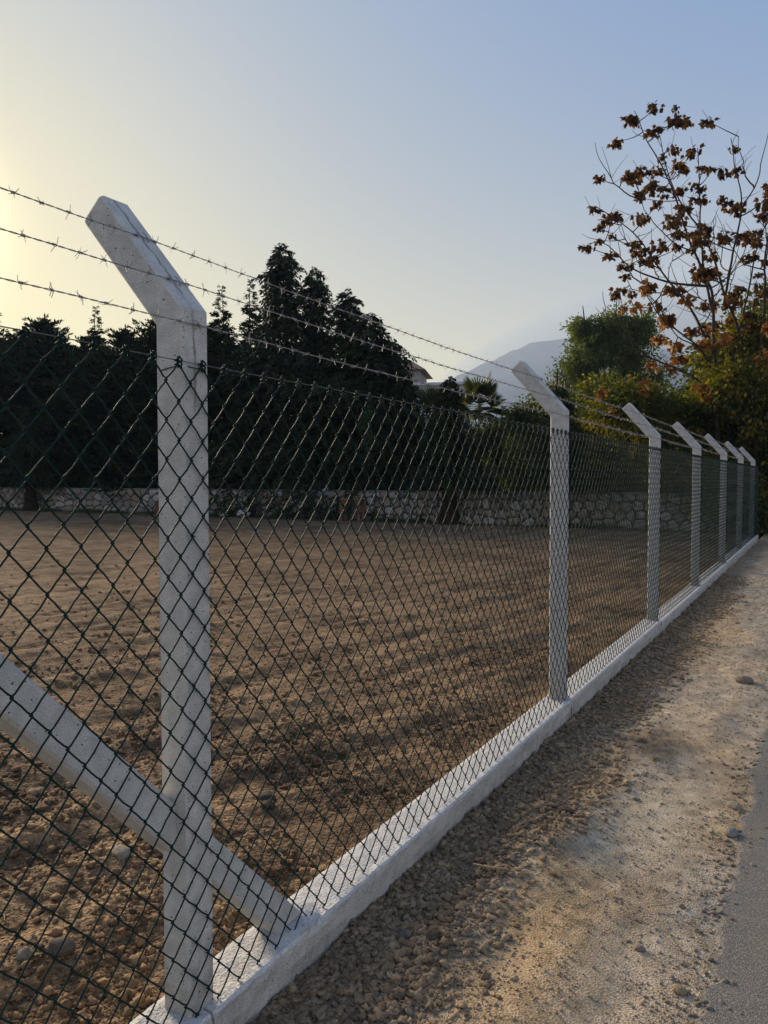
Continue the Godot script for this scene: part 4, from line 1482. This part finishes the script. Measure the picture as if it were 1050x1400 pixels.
	for p in spots:
		var best := Vector3.ZERO
		var bd := 1e9
		for q in skel:
			var dd: float = q.distance_squared_to(p) + maxf(0.0, q.y - p.y + 0.2) * 1.5
			if dd < bd:
				bd = dd; best = q
		var L: float = best.distance_to(p)
		var mid := best.lerp(p, 0.5) + Vector3(rg.randf_range(-0.1, 0.1), -0.10 * L, rg.randf_range(-0.1, 0.1))
		var pts := PackedVector3Array()
		var rr := PackedFloat32Array()
		for k in 7:
			var u := k / 6.0
			pts.append(best.lerp(mid, u).lerp(mid.lerp(p, u), u))
			rr.append(lerpf(0.016, 0.006, u))
		if L > 0.05: tw.tube(pts, rr, 5)
		skel.append(p); skel.append(mid)
		var low: bool = p.y < 5.6 or (p.y < 6.6 and rg.randf() < 0.5)
		for e in (2 if rg.randf() < 0.5 else 1):
			var kind := rg.randi() % 3 + ((3 if p.y > 4.6 or rg.randf() < 0.5 else 6) if low else 0)
			var c := put("leaf_cluster", clusters[kind], M.leaf, t)
			c.name = "leaf_cluster_%03d" % nc if nc > 0 else "leaf_cluster"
			nc += 1
			var sc := rg.randf_range(0.6, 1.12)
			c.transform = Transform3D(Basis(Vector3.UP, rg.randf() * TAU).scaled(Vector3(sc, sc, sc)), p + (Vector3(rg.randf_range(-0.25, 0.25), rg.randf_range(-0.15, 0.12), rg.randf_range(-0.2, 0.2)) if e > 0 else Vector3.ZERO))
	# bare side twigs
	for k in 260:
		var q: Vector3 = skel[rg.randi() % skel.size()]
		if q.y < 4.5: continue
		var d := Vector3(rg.randfn(0, 0.6), rg.randf_range(0.2, 1.0), rg.randfn(0, 0.6)).normalized() * rg.randf_range(0.3, 0.9)
		tw.tube(PackedVector3Array([q, q + d * 0.5 + Vector3(rg.randf_range(-0.06, 0.06), -0.03, 0), q + d]), PackedFloat32Array([0.009, 0.007, 0.004]), 4)
	put("twigs", tw.mesh(), barkm, t).set_meta("kind", "stuff")

func make_palms() -> void:
	var rg := RandomNumberGenerator.new()
	rg.seed = 71
	# one fan leaf: a stalk and a fan of folded blades, along +X
	var fan := MB.new()
	fan.col = Color(0.11, 0.13, 0.045)
	fan.tube(PackedVector3Array([Vector3(0, 0, 0), Vector3(0.3, 0.05, 0), Vector3(0.6, 0.04, 0)]), PackedFloat32Array([0.018, 0.013, 0.01]), 5)
	for k in 19:
		var a := deg_to_rad(lerpf(-105.0, 105.0, k / 18.0))
		var d := Vector3(cos(a), -0.12 - 0.18 * absf(sin(a)), sin(a)).normalized()
		var s := d.cross(Vector3.UP).normalized()
		var l := 0.72 * (0.72 + 0.28 * cos(a))
		var g := 0.85 + 0.3 * rg.randf()
		var c := Color(0.085 * g, 0.105 * g, 0.05 * g)
		var base := Vector3(0.6, 0.04, 0)
		fan.leaf(base, d, (s + Vector3.UP * 0.35).normalized(), l, 0.075, c)
		fan.leaf(base + d * l * 0.02, d, (s - Vector3.UP * 0.35).normalized(), l, 0.075, c)
	var fm := fan.mesh()
	var barkm := tinted(M.bark, Color(0.10, 0.075, 0.05))
	for a in [[-10.64, -28.83, 4.55, 30, 1.0, "fan palm with pale green leaves between cedars and second post"], [-10.9, -25.4, 3.75, 24, 1.0, "dark fan palm at the end of the cedar row before the white house"]]:
		var t := thing("fan_palm", a[5], "palm tree", Vector3(a[0], 0, a[1]), 0.0, "fan palms behind the wall")
		put("trunk", trunk_mesh(a[2] + 0.1, 0.20, rg, Color(0.7, 0.6, 0.5)), barkm, t)
		for k in a[3]:
			var f := put("frond", fm, M.leaf, t)
			f.name = "frond_%03d" % k if k > 0 else "frond"
			var u: float = float(k) / a[3]
			f.transform = Transform3D(Basis(Vector3.UP, k * 2.4 + rg.randf_range(-0.2, 0.2)) * Basis(Vector3.BACK, lerpf(1.35, -0.65, u) + rg.randf_range(-0.15, 0.15)) * Basis(Vector3.RIGHT, rg.randf_range(-0.4, 0.4)) * Basis.from_scale(Vector3.ONE * rg.randf_range(0.8, 1.05) * a[4]), Vector3(0, a[2] - 0.02 * k * 0.4, 0))

func make_house() -> void:
	var t := thing("white_house", "white house with brown tiled roof showing between the trees", "house", Vector3(-25.6, 0, -54.5), deg_to_rad(20.0))
	var b := MB.new()
	b.col = Color(0.96, 0.96, 0.96)
	b.box(Vector3(-1.0, 4.1, 0), Vector3(8.0, 8.6, 7.0), 0.03)
	put("wall", b.mesh(), tinted(M.white, Color(0.62, 0.62, 0.62)), t)
	var p := MB.new()
	p.col = Color(1, 1, 1)
	p.box(Vector3(-1.0, 8.5, 0), Vector3(8.4, 0.22, 7.4), 0.03)
	put("parapet", p.mesh(), tinted(M.white, Color(0.66, 0.66, 0.66)), t)
	var u := MB.new()
	u.col = Color(0.9, 0.9, 0.9)
	u.box(Vector3(-2.6, 9.25, 0), Vector3(4.2, 1.3, 5.0), 0.02)
	put("upper_wall", u.mesh(), tinted(M.white, Color(0.40, 0.37, 0.34)), t)
	var r := MB.new()
	var y0 := 9.7
	var y1 := 10.9
	var q := [Vector3(-5.2, y0, 3.0), Vector3(0.0, y0, 3.0), Vector3(0.0, y0, -3.0), Vector3(-5.2, y0, -3.0), Vector3(-3.6, y1, 0), Vector3(-1.6, y1, 0)]
	r.quad(q[0], q[1], q[5], q[4], Vector3(0, 1, 1)); r.quad(q[3], q[2], q[5], q[4], Vector3(0, 1, -1))
	r.tri(q[1], q[2], q[5], Vector3(1, 1, 0)); r.tri(q[0], q[3], q[4], Vector3(-1, 1, 0))
	r.quad(q[0], q[1], q[2], q[3], Vector3.DOWN)
	put("roof", r.mesh(), M.tile, t)
	for a in [[1.3, 6.6], [-1.0, 6.6], [-3.2, 6.6], [1.3, 3.4], [-1.0, 3.4], [-3.2, 3.4]]:
		var f := MB.new()
		f.box(Vector3(a[0], a[1], 3.52), Vector3(1.3, 1.4, 0.10), 0.01)
		var wn := put("window", f.mesh(), tinted(M.white, Color(0.5, 0.5, 0.5)), t)
		var g := MB.new()
		g.box(Vector3(a[0], a[1], 3.57), Vector3(1.1, 1.2, 0.03), 0.0)
		put("pane", g.mesh(), M.glass, wn)

func make_wall_things() -> void:
	var rg := RandomNumberGenerator.new()
	rg.seed = 19
	# small wooden table by the wall
	var t := thing("wooden_table", "small orange-brown wooden table frame standing by the stone wall", "table", Vector3(-12.95, field_h(-12.95, -22.9), -22.9), 0.15)
	var wood := tinted(M.wood, Color(0.27, 0.15, 0.085))
	var b := MB.new()
	b.box(Vector3(0, 0.74, 0), Vector3(0.82, 0.07, 0.55), 0.01)
	put("top", b.mesh(), wood, t)
	for s in [[-1, -1], [1, -1], [1, 1], [-1, 1]]:
		var l := MB.new()
		l.box(Vector3(s[0] * 0.34, 0.35, s[1] * 0.21), Vector3(0.085, 0.72, 0.085), 0.006)
		put("leg", l.mesh(), wood, t)
	for s in [-1, 1]:
		var l := MB.new()
		l.box(Vector3(0, 0.64, s * 0.21), Vector3(0.60, 0.12, 0.035), 0.004)
		put("apron", l.mesh(), wood, t)
	# crumpled sheets and bags
	for a in [[-14.55, 1.0, -23.38, 0.30, 0.16, Color(0.30, 0.34, 0.40), "blue and white plastic bag hanging over the top of the wall"], [-17.7, 0.20, -22.7, 0.26, 0.19, Color(0.38, 0.37, 0.34), "crumpled white sack at the foot of the wall"], [-22.45, 0.22, -23.0, 0.16, 0.28, Color(0.20, 0.09, 0.06), "reddish clay jar standing at the foot of the wall"], [-18.6, 0.12, -22.6, 0.16, 0.12, Color(0.30, 0.25, 0.19), "small tan sack lying left of the white sack"]]:
		var o := thing("sack" if not "jar" in a[6] else "clay_jar", a[6], "bag" if not "jar" in a[6] else "jar", Vector3(a[0], a[1], a[2]), rg.randf() * TAU)
		if "jar" in a[6]:
			var j := MB.new()
			var pts := PackedVector3Array()
			var rr := PackedFloat32Array()
			for k in 9:
				pts.append(Vector3(0, -0.26 + 0.58 * k / 8.0, 0))
				rr.append([0.09, 0.14, 0.17, 0.18, 0.17, 0.14, 0.09, 0.08, 0.10][k])
			j.col = Color(1, 1, 1)
			j.tube(pts, rr, 14)
			put("body", j.mesh(), tinted(M.clod, a[5]), o)
			var rim := MB.new()
			rim.tube(PackedVector3Array([Vector3(0, 0.30, 0), Vector3(0, 0.335, 0)]), PackedFloat32Array([0.115, 0.115]), 14)
			put("rim", rim.mesh(), tinted(M.clod, a[5]), o)
		else:
			var m := put("body", lump(rg, 0.55, 3), tinted(M.plastic, a[5]), o)
			m.scale = Vector3(a[3], a[4], a[3] * 0.6)
			var kb := MB.new()
			kb.tube(PackedVector3Array([Vector3(a[3] * 0.5, a[4] * 0.5, 0), Vector3(a[3] * 0.75, a[4] * 0.85, 0.02), Vector3(a[3] * 0.95, a[4] * 0.9, 0.05)]), PackedFloat32Array([0.05, 0.03, 0.06]), 7)
			put("tied_neck", kb.mesh(), tinted(M.plastic, a[5]), o)
	# weeds along the foot of the wall
	var wb := MB.new()
	for i in 9000:
		var x := rg.randf_range(-40.0, -3.0)
		if n_mid.get_noise_2d(x * 0.5, 3.0) + rg.randf_range(-0.3, 0.3) < 0.0: continue
		var z := WALL_Z + 0.1 + absf(rg.randfn(0, 0.35))
		var d := Vector3(rg.randf_range(-0.6, 0.6), 1, rg.randf_range(-0.6, 0.6)).normalized()
		var g := rg.randf_range(0.6, 1.3)
		wb.blade(Vector3(x, field_h(x, z) - 0.01, z), d, d.cross(Vector3(rg.randf(), 0.1, rg.randf() - 0.5)).normalized(), rg.randf_range(0.06, 0.24), 0.03, Color(0.055 * g, 0.075 * g, 0.028 * g))
	var wo := put("weeds", wb.mesh(), M.leaf)
	tag(wo, "low green weeds along the foot of the stone wall", "weeds", "", "stuff")

func hill_h(x: float, z: float) -> float:
	return 0.0

func make_hills() -> void:
	# a ridge about half a kilometre off, its crest highest a little right of the middle of the view
	var b := MB.new()
	var yaw := deg_to_rad(YAW)
	var right := Vector3(cos(yaw), 0, -sin(yaw))
	var fwd := Vector3(-sin(yaw), 0, -cos(yaw))
	var crest := [[-900, 40], [-500, 62], [-250, 70], [0, 85], [80, 140], [110, 156], [150, 174], [185, 190], [215, 202], [260, 208], [300, 204], [370, 196], [470, 170], [560, 175], [700, 150], [900, 110], [1300, 60]]
	var nx := 260
	var nd := 26
	var grid := []
	for i in nx + 1:
		var rx := lerpf(-900.0, 1300.0, float(i) / nx)
		var h := 0.0
		for k in crest.size() - 1:
			if rx >= crest[k][0] and rx <= crest[k + 1][0]:
				var u: float = (rx - crest[k][0]) / float(crest[k + 1][0] - crest[k][0])
				h = lerpf(crest[k][1], crest[k + 1][1], u * u * (3.0 - 2.0 * u) * 0.5 + u * 0.5)
		h += 2.2 * n_mid.get_noise_2d(rx * 0.05, 0.0) + 1.3 * n_fine.get_noise_2d(rx * 0.09, 4.0)
		var row := []
		for j in nd + 1:
			var u := float(j) / nd
			var f := lerpf(400.0, 720.0, u)
			var prof := sin(minf(u * 1.9, 1.0) * PI * 0.5) if u < 0.53 else cos((u - 0.53) / 0.47 * PI * 0.5)
			var y := h * 0.5 * prof + 0.4 * prof * (1.0 - prof) * 4.0 * n_mid.get_noise_2d(rx * 0.02, f * 0.02) - 1.0
			row.append(CAM + right * rx * 0.5 + fwd * f + Vector3(0, y - CAM.y, 0))
		grid.append(row)
	for i in nx:
		for j in nd:
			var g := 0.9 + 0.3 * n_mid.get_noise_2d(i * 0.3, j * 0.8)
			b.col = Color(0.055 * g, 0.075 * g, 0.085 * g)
			b.quad(grid[i][j], grid[i + 1][j], grid[i + 1][j + 1], grid[i][j + 1], Vector3.UP)
	var fm := FogMaterial.new()
	fm.density = 0.0080
	fm.albedo = Color(0.82, 0.90, 1.0)
	var fv := FogVolume.new()
	fv.name = "valley_haze"
	fv.shape = RenderingServer.FOG_VOLUME_SHAPE_ELLIPSOID
	fv.size = Vector3(480, 272, 300)
	fv.material = fm
	fv.position = CAM + right * 235.0 + fwd * 430.0
	fv.position.y = -14.0
	fv.rotation.y = yaw
	tag(fv, "pale haze lying in the valley before the hills", "haze", "", "stuff")
	add_child(fv)
	structure("hills", b.mesh(), M.hill, "blue hazy hill ridge on the horizon")

# ------------------------------------------------------------------ ready
func _ready() -> void:
	var cam := Camera3D.new()
	cam.name = "camera"
	cam.position = CAM
	cam.rotation = Vector3(deg_to_rad(-2.45), deg_to_rad(YAW), 0)
	cam.fov = 67.27
	cam.keep_aspect = Camera3D.KEEP_HEIGHT
	cam.near = 0.05
	cam.far = 5000.0
	add_child(cam)
	cam.current = true
	make_sky()
	n_fine.seed = 3; n_fine.frequency = 6.0; n_fine.fractal_octaves = 3
	n_mid.seed = 4; n_mid.frequency = 1.0; n_mid.fractal_octaves = 3
	n_big.seed = 5; n_big.frequency = 0.4; n_big.fractal_octaves = 2
	n_cell.seed = 6; n_cell.frequency = 1.0; n_cell.fractal_octaves = 2
	for n in [n_fine, n_mid, n_big, n_cell]: n.noise_type = FastNoiseLite.TYPE_SIMPLEX_SMOOTH
	make_materials()
	make_ground()
	make_hills()
	make_wall()
	make_house()
	make_conifers()
	make_broadleaf()
	make_palms()
	make_brown_tree()
	make_kerb()
	make_posts()
	make_chain_link()
	make_barbed()
	make_wall_things()
	make_scatter()
	make_loose_things()
